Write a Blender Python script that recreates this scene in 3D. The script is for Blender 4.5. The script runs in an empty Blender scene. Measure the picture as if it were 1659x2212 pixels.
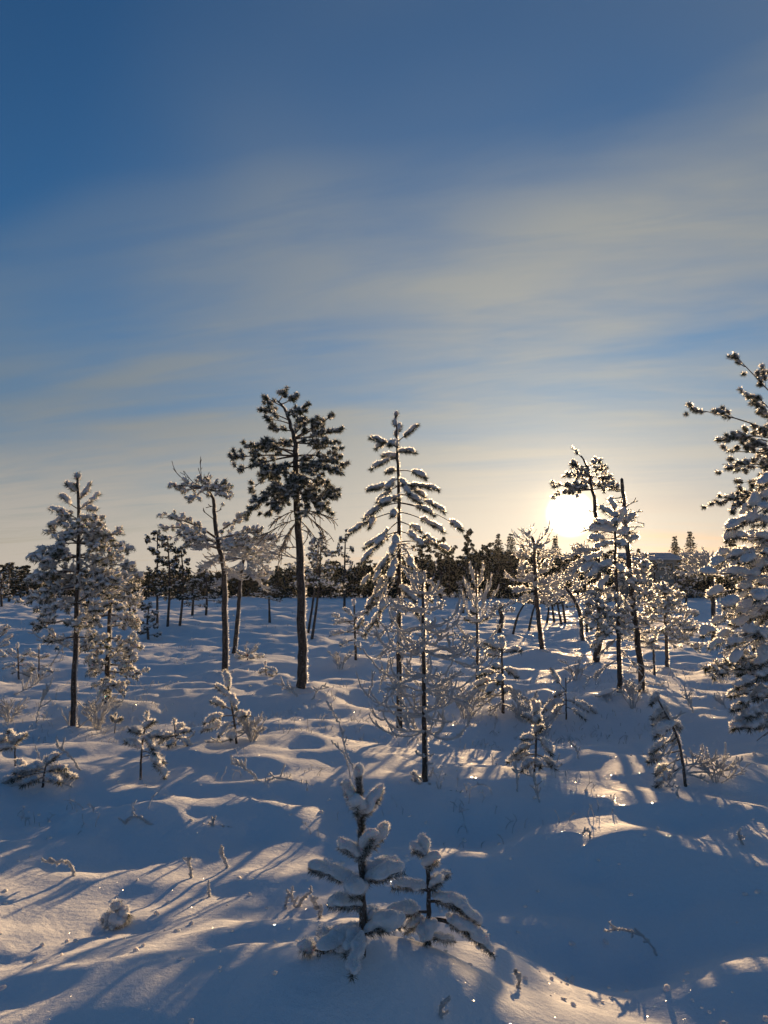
import bpy, math, random
import numpy as np
from mathutils import Vector, Matrix

R = math.radians
random.seed(7)
rng = np.random.default_rng(11)
scn = bpy.context.scene
COL = scn.collection

# ------------------------------------------------------------------ camera
CAM_H = 1.6
PITCH = R(5.8)
FPX, CX, CY = 1597.0, 829.5, 1106.0          # photograph measured as a 1659 x 2212 frame
cam_d = bpy.data.cameras.new('camera')
cam = bpy.data.objects.new('camera', cam_d)
COL.objects.link(cam)
cam.location = (0, 0, CAM_H)
cam.rotation_euler = (math.pi / 2 + PITCH, 0, 0)
cam_d.sensor_fit = 'VERTICAL'
cam_d.sensor_height = 36.0
cam_d.lens = 36.0 * FPX / 2212.0
cam_d.clip_start = 0.05
cam_d.clip_end = 6000
scn.camera = cam

# ------------------------------------------------------------------ light
SUN_AZ, SUN_EL = R(14.2), R(5.5)             # azimuth to the right of +Y
SUN_DIR = Vector((math.sin(SUN_AZ) * math.cos(SUN_EL), math.cos(SUN_AZ) * math.cos(SUN_EL), math.sin(SUN_EL)))
sun_d = bpy.data.lights.new('sun', 'SUN')
sun_d.energy = 5.0
sun_d.angle = R(0.55)
sun_d.color = (1.0, 0.66, 0.34)
sun = bpy.data.objects.new('sun', sun_d)
COL.objects.link(sun)
sun.rotation_euler = SUN_DIR.to_track_quat('Z', 'Y').to_euler()

vs = scn.view_settings
vs.view_transform = 'Standard'
vs.look = 'None'
vs.exposure = 0.46
vs.gamma = 1.0
vs.use_curve_mapping = False
scn.render.engine = 'CYCLES'
scn.cycles.use_denoising = True
scn.cycles.max_bounces = 8
scn.cycles.diffuse_bounces = 3
scn.cycles.glossy_bounces = 2
scn.cycles.transmission_bounces = 4
scn.cycles.sample_clamp_indirect = 4.0


class NT:
    """small helper for writing node trees"""
    def __init__(self, nt):
        self.nt = nt
    def node(self, t, **kw):
        n = self.nt.nodes.new(t)
        for k, v in kw.items():
            setattr(n, k, v)
        return n
    def put(self, sock, v):
        if hasattr(v, 'is_output'):
            self.nt.links.new(v, sock)
        elif isinstance(v, (tuple, list)) and len(v) == 3 and sock.type == 'RGBA':
            sock.default_value = (*v, 1)
        else:
            sock.default_value = v
    def m(self, op, a, b=0.0, c=0.0, clamp=False):
        n = self.node('ShaderNodeMath', operation=op, use_clamp=clamp)
        self.put(n.inputs[0], a); self.put(n.inputs[1], b); self.put(n.inputs[2], c)
        return n.outputs[0]
    def vm(self, op, a, b=(0, 0, 0)):
        n = self.node('ShaderNodeVectorMath', operation=op)
        self.put(n.inputs[0], a)
        self.put(n.inputs[1], b)
        return n.outputs['Value' if op in ('DOT_PRODUCT', 'LENGTH') else 'Vector']
    def scale(self, a, f):
        n = self.node('ShaderNodeVectorMath', operation='SCALE')
        self.put(n.inputs[0], a); self.put(n.inputs['Scale'], f)
        return n.outputs[0]
    def comb(self, x, y, z):
        n = self.node('ShaderNodeCombineXYZ')
        for s, v in zip(n.inputs, (x, y, z)):
            self.put(s, v)
        return n.outputs[0]
    def mix(self, f, a, b, typ='MIX'):
        n = self.node('ShaderNodeMix', data_type='RGBA', blend_type=typ)
        n.clamp_factor = True
        self.put(n.inputs[0], f); self.put(n.inputs[6], a); self.put(n.inputs[7], b)
        return n.outputs[2]
    def noise(self, vec, scale, detail=4, rough=0.5, dist=0.0, lac=2.0):
        n = self.node('ShaderNodeTexNoise')
        self.put(n.inputs['Vector'], vec)
        n.inputs['Scale'].default_value = scale
        n.inputs['Detail'].default_value = detail
        n.inputs['Roughness'].default_value = rough
        n.inputs['Distortion'].default_value = dist
        n.inputs['Lacunarity'].default_value = lac
        return n.outputs['Fac']
    def ss(self, v, a, b, lo=0.0, hi=1.0):
        n = self.node('ShaderNodeMapRange', interpolation_type='SMOOTHSTEP')
        self.put(n.inputs[0], v)
        n.inputs[1].default_value = a; n.inputs[2].default_value = b
        n.inputs[3].default_value = lo; n.inputs[4].default_value = hi
        return n.outputs[0]


# ------------------------------------------------------------------ world: clear low-sun sky under thin high cirrus
world = bpy.data.worlds.new('World')
scn.world = world
world.use_nodes = True
wt = world.node_tree
wt.nodes.clear()
W = NT(wt)
out = W.node('ShaderNodeOutputWorld')
bg = W.node('ShaderNodeBackground')
SKY_S = 0.0653
SKY_TINT = (0.66, 1.06, 1.34)
bg.inputs['Strength'].default_value = SKY_S
wt.links.new(bg.outputs[0], out.inputs[0])
dirv = W.node('ShaderNodeTexCoord').outputs['Generated']
sky = W.node('ShaderNodeTexSky', sky_type='NISHITA')
sky.sun_disc = False
sky.sun_elevation = SUN_EL
sky.sun_rotation = SUN_AZ
sky.altitude = 100
sky.air_density = 1.0
sky.dust_density = 0.25
sky.ozone_density = 3.0
sep = W.node('ShaderNodeSeparateXYZ')
W.put(sep.inputs[0], dirv)
X, Y, Z = sep.outputs
zc = W.m('MAXIMUM', Z, 0.0)
mu = W.vm('DOT_PRODUCT', dirv, tuple(SUN_DIR))
ang = W.m('ARCCOSINE', W.m('MINIMUM', mu, 0.999999))          # angle from the sun, radians
# cirrus sheet seen in perspective
den = W.m('ADD', zc, 0.10)
px_ = W.m('DIVIDE', X, den)
py_ = W.m('DIVIDE', Y, den)
ca, sa = math.cos(R(-14)), math.sin(R(-14))
u = W.m('ADD', W.m('MULTIPLY', px_, ca), W.m('MULTIPLY', py_, sa))
v = W.m('ADD', W.m('MULTIPLY', px_, -sa), W.m('MULTIPLY', py_, ca))
cv = W.comb(W.m('MULTIPLY', u, 0.55), v, 3.7)
cv2 = W.comb(W.m('MULTIPLY', u, 0.28), v, 9.1)
n_big = W.noise(cv, 0.9, 2, 0.45, 0.5)
n_fil = W.noise(cv2, 2.2, 5, 0.55, 1.1)
n_fine = W.noise(cv2, 6.0, 5, 0.55, 1.0)
# the sheet covers the sun's side of the sky; its soft edge climbs from the left horizon to the upper right
edge = W.m('SUBTRACT', W.m('ADD', 0.455, W.m('MULTIPLY', X, 0.34)), Z)
edge = W.m('ADD', edge, W.m('MULTIPLY', W.m('SUBTRACT', n_big, 0.5), 0.42))
edge = W.m('SUBTRACT', edge, W.ss(Y, -0.3, 0.45, 0.5, 0.0))     # clear sky opposite the sun
veil = W.ss(edge, -0.10, 0.13)
thick = W.m('ADD', W.m('MULTIPLY', W.ss(n_big, 0.30, 0.62), 0.38), W.m('MULTIPLY', W.ss(n_fil, 0.26, 0.70), 0.50))
thick = W.m('ADD', thick, W.m('MULTIPLY', W.m('SUBTRACT', n_fine, 0.5), 0.60))
thick = W.m('ADD', W.m('ADD', thick, W.ss(Z, 0.10, 0.34, 0.26, 0.08)), W.ss(X, 0.08, 0.42, 0.14, -0.10), clamp=True)
haze_up = W.m('MULTIPLY', W.m('MULTIPLY', W.ss(W.m('ADD', n_big, W.m('MULTIPLY', X, 0.5)), 0.40, 0.95), 0.52), W.ss(Y, 0.0, 0.6))
cloud = W.m('MAXIMUM', W.m('MULTIPLY', veil, W.m('MULTIPLY', W.m('ADD', thick, 0.10, clamp=True), 0.96)), haze_up)
K = 0.768 / SKY_S
near = W.m('POWER', 2.718, W.m('MULTIPLY', ang, -3.5))
c_far = tuple(c * K for c in (0.150, 0.190, 0.222))
c_warm = tuple(c * K for c in (0.62, 0.52, 0.37))
ccol = W.mix(1.0, W.scale(c_warm, near), c_far, 'ADD')
ccol = W.mix(1.0, ccol, W.scale(tuple(c * K for c in (0.30, 0.215, 0.13)), W.ss(Z, 0.01, 0.25, 1.0, 0.0)), 'ADD')
blue = W.mix(1.0, sky.outputs[0], W.mix(W.ss(Z, 0.0, 0.33), (1.22, 0.88, 0.86), SKY_TINT), 'MULTIPLY')
base = W.mix(cloud, blue, ccol)
# the sun burning through the thin sheet: aureole of forward-scattered light
def aure(col, k, amp):
    return W.scale(tuple(c * K * amp for c in col), W.m('POWER', 2.718, W.m('MULTIPLY', ang, -k)))
low_air = W.scale(aure((1.0, 0.47, 0.10), 7.0, 0.26), W.ss(Z, 0.0, 0.085, 1.0, 0.0))     # reddened air along the horizon
glow = W.mix(1.0, W.mix(1.0, aure((1.0, 0.60, 0.22), 12.0, 0.08), low_air, 'ADD'), aure((1.0, 0.78, 0.40), 70.0, 2.4), 'ADD')
disc = W.scale(tuple(c * K * 6 for c in (1.0, 0.9, 0.7)), W.ss(ang, 0.006, 0.034, 1.0, 0.0))
glow = W.mix(1.0, glow, disc, 'ADD')
allc = W.mix(1.0, base, glow, 'ADD')
wt.links.new(allc, bg.inputs['Color'])

# ------------------------------------------------------------------ materials
def mat(name):
    m = bpy.data.materials.new(name)
    m.use_nodes = True
    t = m.node_tree
    b = t.nodes['Principled BSDF']
    return m, NT(t), b

def bump(N, b, h, dist, strength=1.0):
    n = N.node('ShaderNodeBump')
    n.inputs['Strength'].default_value = strength
    n.inputs['Distance'].default_value = dist
    N.put(n.inputs['Height'], h)
    N.nt.links.new(n.outputs[0], b.inputs['Normal'])

def m_ground():
    m, N, b = mat('snow_field')
    p = N.node('ShaderNodeNewGeometry').outputs['Position']
    n1 = N.noise(p, 0.9, 4)
    N.put(b.inputs['Base Color'], N.mix(n1, (0.85, 0.855, 0.87), (0.90, 0.90, 0.905)))
    b.inputs['Roughness'].default_value = 0.75
    b.inputs['Specular IOR Level'].default_value = 0.2
    g = N.noise(p, 170, 3, 0.7)
    g2 = N.noise(p, 26, 3, 0.6)
    h = N.m('ADD', N.m('MULTIPLY', g, 0.35), N.m('MULTIPLY', g2, 1.0))
    bump(N, b, h, 0.010, 0.8)
    # loose surface crystals, each turned its own way
    vo = N.node('ShaderNodeTexVoronoi')
    N.put(vo.inputs['Vector'], p)
    vo.inputs['Scale'].default_value = 260
    nv = N.vm('NORMALIZE', N.vm('ADD', N.scale(N.vm('SUBTRACT', vo.outputs['Color'], (0.5, 0.5, 0.5)), 1.5), (0, 0, 0.75)))
    gl = N.node('ShaderNodeBsdfGlossy')
    gl.inputs['Roughness'].default_value = 0.10
    N.put(gl.inputs['Normal'], nv)
    mx = N.node('ShaderNodeMixShader')
    sp_ = N.node('ShaderNodeSeparateColor')
    N.put(sp_.inputs[0], vo.outputs['Color'])
    N.put(mx.inputs[0], N.m('MULTIPLY', N.m('GREATER_THAN', N.m('FRACT', N.m('MULTIPLY', sp_.outputs[0], 13.7)), 0.86), 0.045))
    N.nt.links.new(b.outputs[0], mx.inputs[1])
    N.nt.links.new(gl.outputs[0], mx.inputs[2])
    N.nt.links.new(mx.outputs[0], N.nt.nodes['Material Output'].inputs[0])
    return m

def m_snow(name='loose_snow', col=(0.77, 0.77, 0.775), rad=0.05, grain=120, trans=0.25, sss=1.0):
    """packed crystals: scatters light inside and lets some of it through from behind"""
    m, N, b = mat(name)
    p = N.node('ShaderNodeNewGeometry').outputs['Position']
    b.inputs['Base Color'].default_value = (*col, 1)
    b.inputs['Roughness'].default_value = 0.7
    b.inputs['Specular IOR Level'].default_value = 0.25
    if sss:
        b.inputs['Subsurface Weight'].default_value = sss
        b.inputs['Subsurface Radius'].default_value = (1.0, 0.85, 0.7)
        b.inputs['Subsurface Scale'].default_value = rad
    bump(N, b, N.noise(p, grain, 3, 0.7), 0.012, 0.9)
    tr = N.node('ShaderNodeBsdfTranslucent')
    tr.inputs['Color'].default_value = (*col, 1)
    mx = N.node('ShaderNodeMixShader')
    mx.inputs[0].default_value = trans
    N.nt.links.new(b.outputs[0], mx.inputs[1])
    N.nt.links.new(tr.outputs[0], mx.inputs[2])
    N.nt.links.new(mx.outputs[0], N.nt.nodes['Material Output'].inputs[0])
    return m

def m_bark(name, c1, c2, rime):
    m, N, b = mat(name)
    p = N.node('ShaderNodeNewGeometry').outputs['Position']
    q = N.vm('MULTIPLY', p, (1, 1, 0.22))
    n = N.noise(q, 38, 5, 0.65)
    col = N.mix(N.ss(n, 0.35, 0.68), c1, c2)
    f = N.noise(p, 90, 4, 0.7)
    col = N.mix(N.m('MULTIPLY', N.ss(f, 0.56, 0.66), rime), col, (0.7, 0.72, 0.75))
    N.put(b.inputs['Base Color'], col)
    b.inputs['Roughness'].default_value = 0.9
    bump(N, b, N.m('ADD', n, N.m('MULTIPLY', f, 0.3)), 0.02)
    return m

def m_needle(name, c1, c2, frost, frostcol=(0.62, 0.64, 0.66), trans=0.35):
    m, N, b = mat(name)
    rnd = N.node('ShaderNodeNewGeometry').outputs['Random Per Island']
    col = N.mix(rnd, c1, c2)
    r2 = N.m('FRACT', N.m('MULTIPLY', rnd, 17.31))
    fm = N.m('LESS_THAN', r2, frost)
    col = N.mix(fm, col, frostcol)
    N.put(b.inputs['Base Color'], col)
    b.inputs['Roughness'].default_value = 0.65
    tr = N.node('ShaderNodeBsdfTranslucent')
    N.put(tr.inputs['Color'], col)
    mx = N.node('ShaderNodeMixShader')
    mx.inputs[0].default_value = trans
    N.nt.links.new(b.outputs[0], mx.inputs[1])
    N.nt.links.new(tr.outputs[0], mx.inputs[2])
    N.nt.links.new(mx.outputs[0], N.nt.nodes['Material Output'].inputs[0])
    return m

def m_rime():
    """loose ice crystals: thin, and scattering light strongly forward"""
    m, N, b = mat('rime_crystals')
    tr = N.node('ShaderNodeBsdfTranslucent')
    tr.inputs['Color'].default_value = (0.93, 0.93, 0.93, 1)
    rf = N.node('ShaderNodeBsdfRefraction')
    rf.inputs['Color'].default_value = (0.97, 0.97, 0.97, 1)
    rf.inputs['Roughness'].default_value = 0.85
    rf.inputs['IOR'].default_value = 1.25
    df = N.node('ShaderNodeBsdfDiffuse')
    df.inputs['Color'].default_value = (0.88, 0.88, 0.88, 1)
    m1, m2 = N.node('ShaderNodeMixShader'), N.node('ShaderNodeMixShader')
    m1.inputs[0].default_value = 0.30
    m2.inputs[0].default_value = 0.12
    ln = N.nt.links.new
    ln(tr.outputs[0], m1.inputs[1]); ln(rf.outputs[0], m1.inputs[2])
    ln(m1.outputs[0], m2.inputs[1]); ln(df.outputs[0], m2.inputs[2])
    ln(m2.outputs[0], N.nt.nodes['Material Output'].inputs[0])
    return m

def m_plain(name, c, rough=0.8, vary=0.15, scale=6):
    m, N, b = mat(name)
    p = N.node('ShaderNodeNewGeometry').outputs['Position']
    n = N.noise(p, scale, 4)
    N.put(b.inputs['Base Color'], N.mix(n, tuple(x * (1 - vary) for x in c), tuple(min(1, x * (1 + vary)) for x in c)))
    b.inputs['Roughness'].default_value = rough
    return m

MT = dict(
    ground=m_ground(),
    snow=m_snow('loose_snow', rad=0.022, trans=0.03),
    frost=m_snow('hoar_frost', (0.84, 0.84, 0.84), 0.016, 200, 0.30, 0.0),
    bark=m_bark('pine_bark', (0.030, 0.022, 0.017), (0.11, 0.082, 0.064), 0.45),
    twig=m_bark('twig_bark', (0.05, 0.036, 0.026), (0.16, 0.12, 0.10), 0.8),
    needle=m_needle('pine_needles', (0.020, 0.030, 0.014), (0.060, 0.075, 0.034), 0.22),
    needle_f=m_needle('frosted_needles', (0.035, 0.042, 0.02), (0.085, 0.09, 0.05), 0.34),
    needle_n=m_needle('rimed_needles', (0.05, 0.055, 0.03), (0.12, 0.12, 0.075), 0.42, (0.6, 0.6, 0.6)),
    far=m_needle('far_needles', (0.014, 0.020, 0.011), (0.036, 0.044, 0.024), 0.05, trans=0.12),
    mid=m_needle('mid_needles', (0.03, 0.038, 0.02), (0.07, 0.075, 0.045), 0.35),
    rime=m_rime(),
    wall=m_plain('painted_boards', (0.23, 0.22, 0.19)),
    roof=m_plain('snowy_roof', (0.42, 0.44, 0.48)),
    trim=m_plain('grey_trim', (0.33, 0.33, 0.32)),
    pane=m_plain('window_glass', (0.02, 0.025, 0.03), 0.1),
)

# ------------------------------------------------------------------ mesh helpers
class MB:
    def __init__(self):
        self.v, self.f, self.n = [], [], 0
    def add(self, v, f):
        self.v.append(np.asarray(v, dtype=np.float32))
        self.f.append(np.asarray(f, dtype=np.int32) + self.n)
        self.n += len(v)
    def build(self, name, m, parent=None, origin=(0, 0, 0), smooth=True):
        if not self.v:
            return None
        V = np.concatenate(self.v) - np.asarray(origin, dtype=np.float32)
        F = np.concatenate(self.f)
        me = bpy.data.meshes.new(name)
        me.vertices.add(len(V)); me.vertices.foreach_set('co', V.ravel())
        me.loops.add(F.size); me.loops.foreach_set('vertex_index', F.ravel())
        me.polygons.add(len(F))
        me.polygons.foreach_set('loop_start', np.arange(0, F.size, 3, dtype=np.int32))
        me.polygons.foreach_set('loop_total', np.full(len(F), 3, dtype=np.int32))
        me.polygons.foreach_set('use_smooth', np.full(len(F), smooth))
        me.update(calc_edges=True)
        me.materials.append(MT[m])
        o = bpy.data.objects.new(name, me)
        COL.objects.link(o)
        o.parent = parent
        if parent is None:
            o.location = origin
        return o

def tag(o, label=None, cat=None, group=None, kind=None):
    if label: o['label'] = label
    if cat: o['category'] = cat
    if group: o['group'] = group
    if kind: o['kind'] = kind
    return o

def empty(name, loc):
    o = bpy.data.objects.new(name, None)
    o.empty_display_size = 0.1
    COL.objects.link(o)
    o.location = loc
    return o

def nrm(v):
    v = np.asarray(v, dtype=float)
    return v / (np.linalg.norm(v) + 1e-9)

def ico(sub):
    t = (1 + 5 ** 0.5) / 2
    V = [(-1, t, 0), (1, t, 0), (-1, -t, 0), (1, -t, 0), (0, -1, t), (0, 1, t), (0, -1, -t), (0, 1, -t), (t, 0, -1), (t, 0, 1), (-t, 0, -1), (-t, 0, 1)]
    V = [nrm(a) for a in V]
    F = [(0, 11, 5), (0, 5, 1), (0, 1, 7), (0, 7, 10), (0, 10, 11), (1, 5, 9), (5, 11, 4), (11, 10, 2), (10, 7, 6), (7, 1, 8), (3, 9, 4), (3, 4, 2), (3, 2, 6), (3, 6, 8), (3, 8, 9), (4, 9, 5), (2, 4, 11), (6, 2, 10), (8, 6, 7), (9, 8, 1)]
    for _ in range(sub):
        mid, nf = {}, []
        def mp(a, b):
            k = (min(a, b), max(a, b))
            if k not in mid:
                V.append(nrm(V[a] + V[b])); mid[k] = len(V) - 1
            return mid[k]
        for a, b, c in F:
            ab, bc, ca_ = mp(a, b), mp(b, c), mp(c, a)
            nf += [(a, ab, ca_), (b, bc, ab), (c, ca_, bc), (ab, bc, ca_)]
        F = nf
    return np.array(V), np.array(F)

def lump_templates(sub, n, amp):
    V, F = octa() if sub < 0 else ico(sub)
    out = []
    for _ in range(n):
        d = np.zeros(len(V))
        for k in range(9):
            w = rng.normal(size=3); w /= np.linalg.norm(w)
            fr = rng.uniform(1.5, 5.5)
            d += np.sin(V @ w * fr + rng.uniform(0, 6.28)) / (2.2 + 0.5 * fr)
        out.append((V * (1 + amp * d)[:, None], F))
    return out

def octa():
    V = [np.array(p, dtype=float) for p in ((1, 0, 0), (-1, 0, 0), (0, 1, 0), (0, -1, 0), (0, 0, 1), (0, 0, -1))]
    F0 = [(0, 2, 4), (2, 1, 4), (1, 3, 4), (3, 0, 4), (2, 0, 5), (1, 2, 5), (3, 1, 5), (0, 3, 5)]
    mid, F = {}, []
    def mp(a, b):
        k = (min(a, b), max(a, b))
        if k not in mid:
            V.append(nrm(V[a] + V[b])); mid[k] = len(V) - 1
        return mid[k]
    for a, b, c in F0:
        ab, bc, ca_ = mp(a, b), mp(b, c), mp(c, a)
        F += [(a, ab, ca_), (b, bc, ab), (c, ca_, bc), (ab, bc, ca_)]
    return np.array(V), np.array(F)

BL1, BL2, BL3 = lump_templates(-1, 18, 0.34), lump_templates(2, 12, 0.30), lump_templates(3, 10, 0.28)

def frame(ax, up=(0, 0, 1)):
    x = nrm(ax)
    y = np.cross(up, x)
    if np.linalg.norm(y) < 1e-3:
        y = np.array((1., 0, 0)) - x * x[0]
    y = nrm(y)
    return np.stack([x, y, np.cross(x, y)])

FZ = {1: (30, .026, .011), 2: (84, .020, .0076), 3: (400, .009, .0024)}

def spikes(fz, B, D, l, w):
    """thin frost crystals standing on points B along directions D"""
    n = len(B)
    D = D + rng.normal(size=(n, 3)) * 0.45
    D /= np.linalg.norm(D, axis=1)[:, None] + 1e-9
    S = np.cross(D, rng.normal(size=(n, 3)))
    S /= np.linalg.norm(S, axis=1)[:, None] + 1e-9
    L = l * rng.uniform(0.5, 1.3, n)[:, None]
    B = B - D * l * 0.25
    fz.add(np.stack([B - S * w * .5, B + S * w * .5, B + D * (L + l * .25)], 1).reshape(-1, 3), np.arange(3 * n).reshape(-1, 3))

def blob(mb, c, ax, l, w, h, lod=1, flat=0.5, fz=None):
    V, F = random.choice((BL1, BL2, BL3)[lod - 1])
    V = V.copy()
    V[:, 2] = np.where(V[:, 2] < 0, V[:, 2] * flat, V[:, 2])
    V = (V * (l, w, h)) @ frame(ax) + c
    mb.add(V, F)
    if fz is not None:
        n, fl, fw = FZ[lod]
        tri = V[F[rng.integers(0, len(F), n)]]
        wt_ = rng.dirichlet((1, 1, 1), n)
        B = (tri * wt_[..., None]).sum(1)
        D = B - np.asarray(c)
        D /= np.linalg.norm(D, axis=1)[:, None] + 1e-9
        spikes(fz, B, D, fl, fw)

def tube(mb, pts, rad, sides=5, wob=0.0, cap=True):
    P = np.asarray(pts, dtype=float)
    n = len(P)
    rad = np.broadcast_to(np.asarray(rad, dtype=float), (n,)).copy()
    T = np.gradient(P, axis=0)
    T /= np.linalg.norm(T, axis=1)[:, None] + 1e-9
    ref = np.array((0.31, 0.12, 0.94)) if abs(T[:, 2]).mean() < 0.8 else np.array((1., 0.1, 0))
    A = np.cross(T, ref); A /= np.linalg.norm(A, axis=1)[:, None] + 1e-9
    B = np.cross(T, A)
    th = np.arange(sides) * 2 * math.pi / sides
    r = rad[:, None] * np.ones(sides)
    if wob:
        r = r * (1 + wob * rng.normal(size=(n, sides)))
    V = P[:, None] + (A[:, None] * np.cos(th)[None, :, None] + B[:, None] * np.sin(th)[None, :, None]) * r[..., None]
    V = V.reshape(-1, 3)
    i = np.arange(n - 1)[:, None] * sides
    j = np.arange(sides)[None]
    k = (j + 1) % sides
    a, b, c, d = i + j, i + k, i + sides + k, i + sides + j
    F = np.concatenate([np.stack([a, b, c], -1).reshape(-1, 3), np.stack([a, c, d], -1).reshape(-1, 3)])
    if cap:
        V = np.concatenate([V, P[:1] - T[:1] * rad[0] * 0.5, P[-1:] + T[-1:] * rad[-1] * 0.9])
        s0, s1 = n * sides, n * sides + 1
        jj = np.arange(sides); kk = (jj + 1) % sides
        F = np.concatenate([F, np.stack([kk, jj, np.full(sides, s0)], -1),
                            np.stack([jj + (n - 1) * sides, kk + (n - 1) * sides, np.full(sides, s1)], -1)])
    mb.add(V, F)

def needles(mb, c, ax, l, n, nl, w, spread=0.9, back=0.0):
    """n needles along an axis of length l centred on c, bristling outward and forward"""
    Fm = frame(ax)
    s = rng.uniform(-0.5, 0.5, n) * l
    th = rng.uniform(0, 2 * math.pi, n)
    sp = spread * rng.uniform(0.6, 1.3, n)
    d = np.stack([np.cos(sp) - back, np.sin(sp) * np.cos(th), np.sin(sp) * np.sin(th) - 0.12], 1)
    d /= np.linalg.norm(d, axis=1)[:, None]
    side = np.cross(d, rng.normal(size=(n, 3)))
    side /= np.linalg.norm(side, axis=1)[:, None] + 1e-9
    b = np.stack([s, np.zeros(n), np.zeros(n)], 1)
    L = nl * rng.uniform(0.7, 1.2, n)
    tip = b + d * L[:, None]
    V = np.stack([b - side * w * 0.5, b + side * w * 0.5, tip + side * w * 0.12], 1).reshape(-1, 3) @ Fm + c
    mb.add(V, np.arange(3 * n).reshape(-1, 3))

def bez(p0, p1, p2, n):
    t = np.linspace(0, 1, n)[:, None]
    return (1 - t) ** 2 * np.asarray(p0) + 2 * t * (1 - t) * np.asarray(p1) + t ** 2 * np.asarray(p2)

def poly(pts, n, smooth=True):
    """resample a polyline (Catmull-Rom) to n points"""
    P = np.asarray(pts, dtype=float)
    if len(P) == 2:
        return P[0] + (P[1] - P[0]) * np.linspace(0, 1, n)[:, None]
    Q = np.vstack([2 * P[0] - P[1], P, 2 * P[-1] - P[-2]])
    out = []
    for t in np.linspace(0, len(P) - 1 - 1e-6, n):
        i = int(t); f = t - i
        a, b, c, d = Q[i:i + 4]
        out.append(0.5 * ((2 * b) + (c - a) * f + (2 * a - 5 * b + 4 * c - d) * f * f + (3 * b - a - 3 * c + d) * f ** 3))
    return np.array(out)

# ------------------------------------------------------------------ terrain height
TAB = rng.uniform(-1, 1, (256, 256))
def vnoise(x, y):
    xi, yi = np.floor(x).astype(int), np.floor(y).astype(int)
    fx, fy = x - xi, y - yi
    fx = fx ** 3 * (fx * (fx * 6 - 15) + 10); fy = fy ** 3 * (fy * (fy * 6 - 15) + 10)
    a, b = TAB[xi & 255, yi & 255], TAB[(xi + 1) & 255, yi & 255]
    c, d = TAB[xi & 255, (yi + 1) & 255], TAB[(xi + 1) & 255, (yi + 1) & 255]
    return (a + (b - a) * fx) * (1 - fy) + (c + (d - c) * fx) * fy

def ray(px, py):
    dx, dy = (px - CX) / FPX, -(py - CY) / FPX
    return np.array((dx, math.cos(PITCH) - dy * math.sin(PITCH), math.sin(PITCH) + dy * math.cos(PITCH)))

def at(px, py, Yd):
    d = ray(px, py)
    return np.array((0, 0, CAM_H)) + d * (Yd / d[1])

def flat(px, py):
    d = ray(px, py)
    return d * (-CAM_H / d[2])

# hand-placed swells of the near ground: place seen, height, half-widths, turn
SWELLS = []
def swell(px, py, h, rx, ry, rot=0.0):
    p = flat(px, py)
    SWELLS.append((p[0], p[1], h, rx, ry, R(rot)))

swell(150, 2330, 0.17, 1.7, 0.95, 0)        # lit shelf rising towards the viewer, lower left
swell(600, 2260, 0.06, 0.7, 0.5, 0)
swell(430, 1800, -0.05, 2.2, 0.65, 4)       # hollow behind it
swell(250, 1665, 0.07, 1.3, 0.7, 0)         # hummock with seedlings
swell(60, 1645, 0.06, 0.9, 0.6, 0)
swell(640, 1650, 0.05, 1.2, 0.6, 0)
swell(850, 2120, 0.06, 0.5, 0.4, 0)         # mound carrying the two front saplings
swell(1030, 2270, 0.15, 0.75, 0.5, -15)
swell(1420, 2150, -0.09, 0.8, 0.75, 0)      # blue hollow, lower right
swell(1560, 1990, -0.05, 0.9, 0.8, 0)
swell(1150, 1880, -0.03, 0.9, 0.7, 0)
swell(1440, 1850, 0.11, 0.6, 0.35, 0)       # lit patch
swell(1330, 1655, 0.09, 1.5, 0.75, 0)       # broad hummock, right
swell(1580, 1690, 0.06, 1.0, 0.6, 0)
swell(930, 1705, 0.05, 0.8, 0.45, 0)
swell(1130, 1690, 0.09, 0.7, 0.5, 0)
for a_ in ((1250, 1970, .045, .32, .16), (1500, 2090, .05, .36, .18), (1610, 1900, .05, .4, .2), (1340, 2040, -.04, .3, .16), (1180, 1800, .045, .4, .2), (1040, 1850, .035, .35, .16),
           (1400, 1930, -.035, .35, .15), (1620, 2060, .05, .3, .15), (1240, 1870, -.03, .3, .14), (1100, 1960, .03, .25, .12), (560, 1880, .04, .3, .16), (300, 1760, .05, .45, .2), (120, 1780, .05, .4, .2),
           (480, 2080, .03, .2, .10), (560, 2120, -.03, .18, .10), (640, 2060, .03, .2, .1), (520, 2170, .035, .2, .1), (620, 2180, -.03, .16, .1)):
    swell(*a_)
BASES = []

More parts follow.
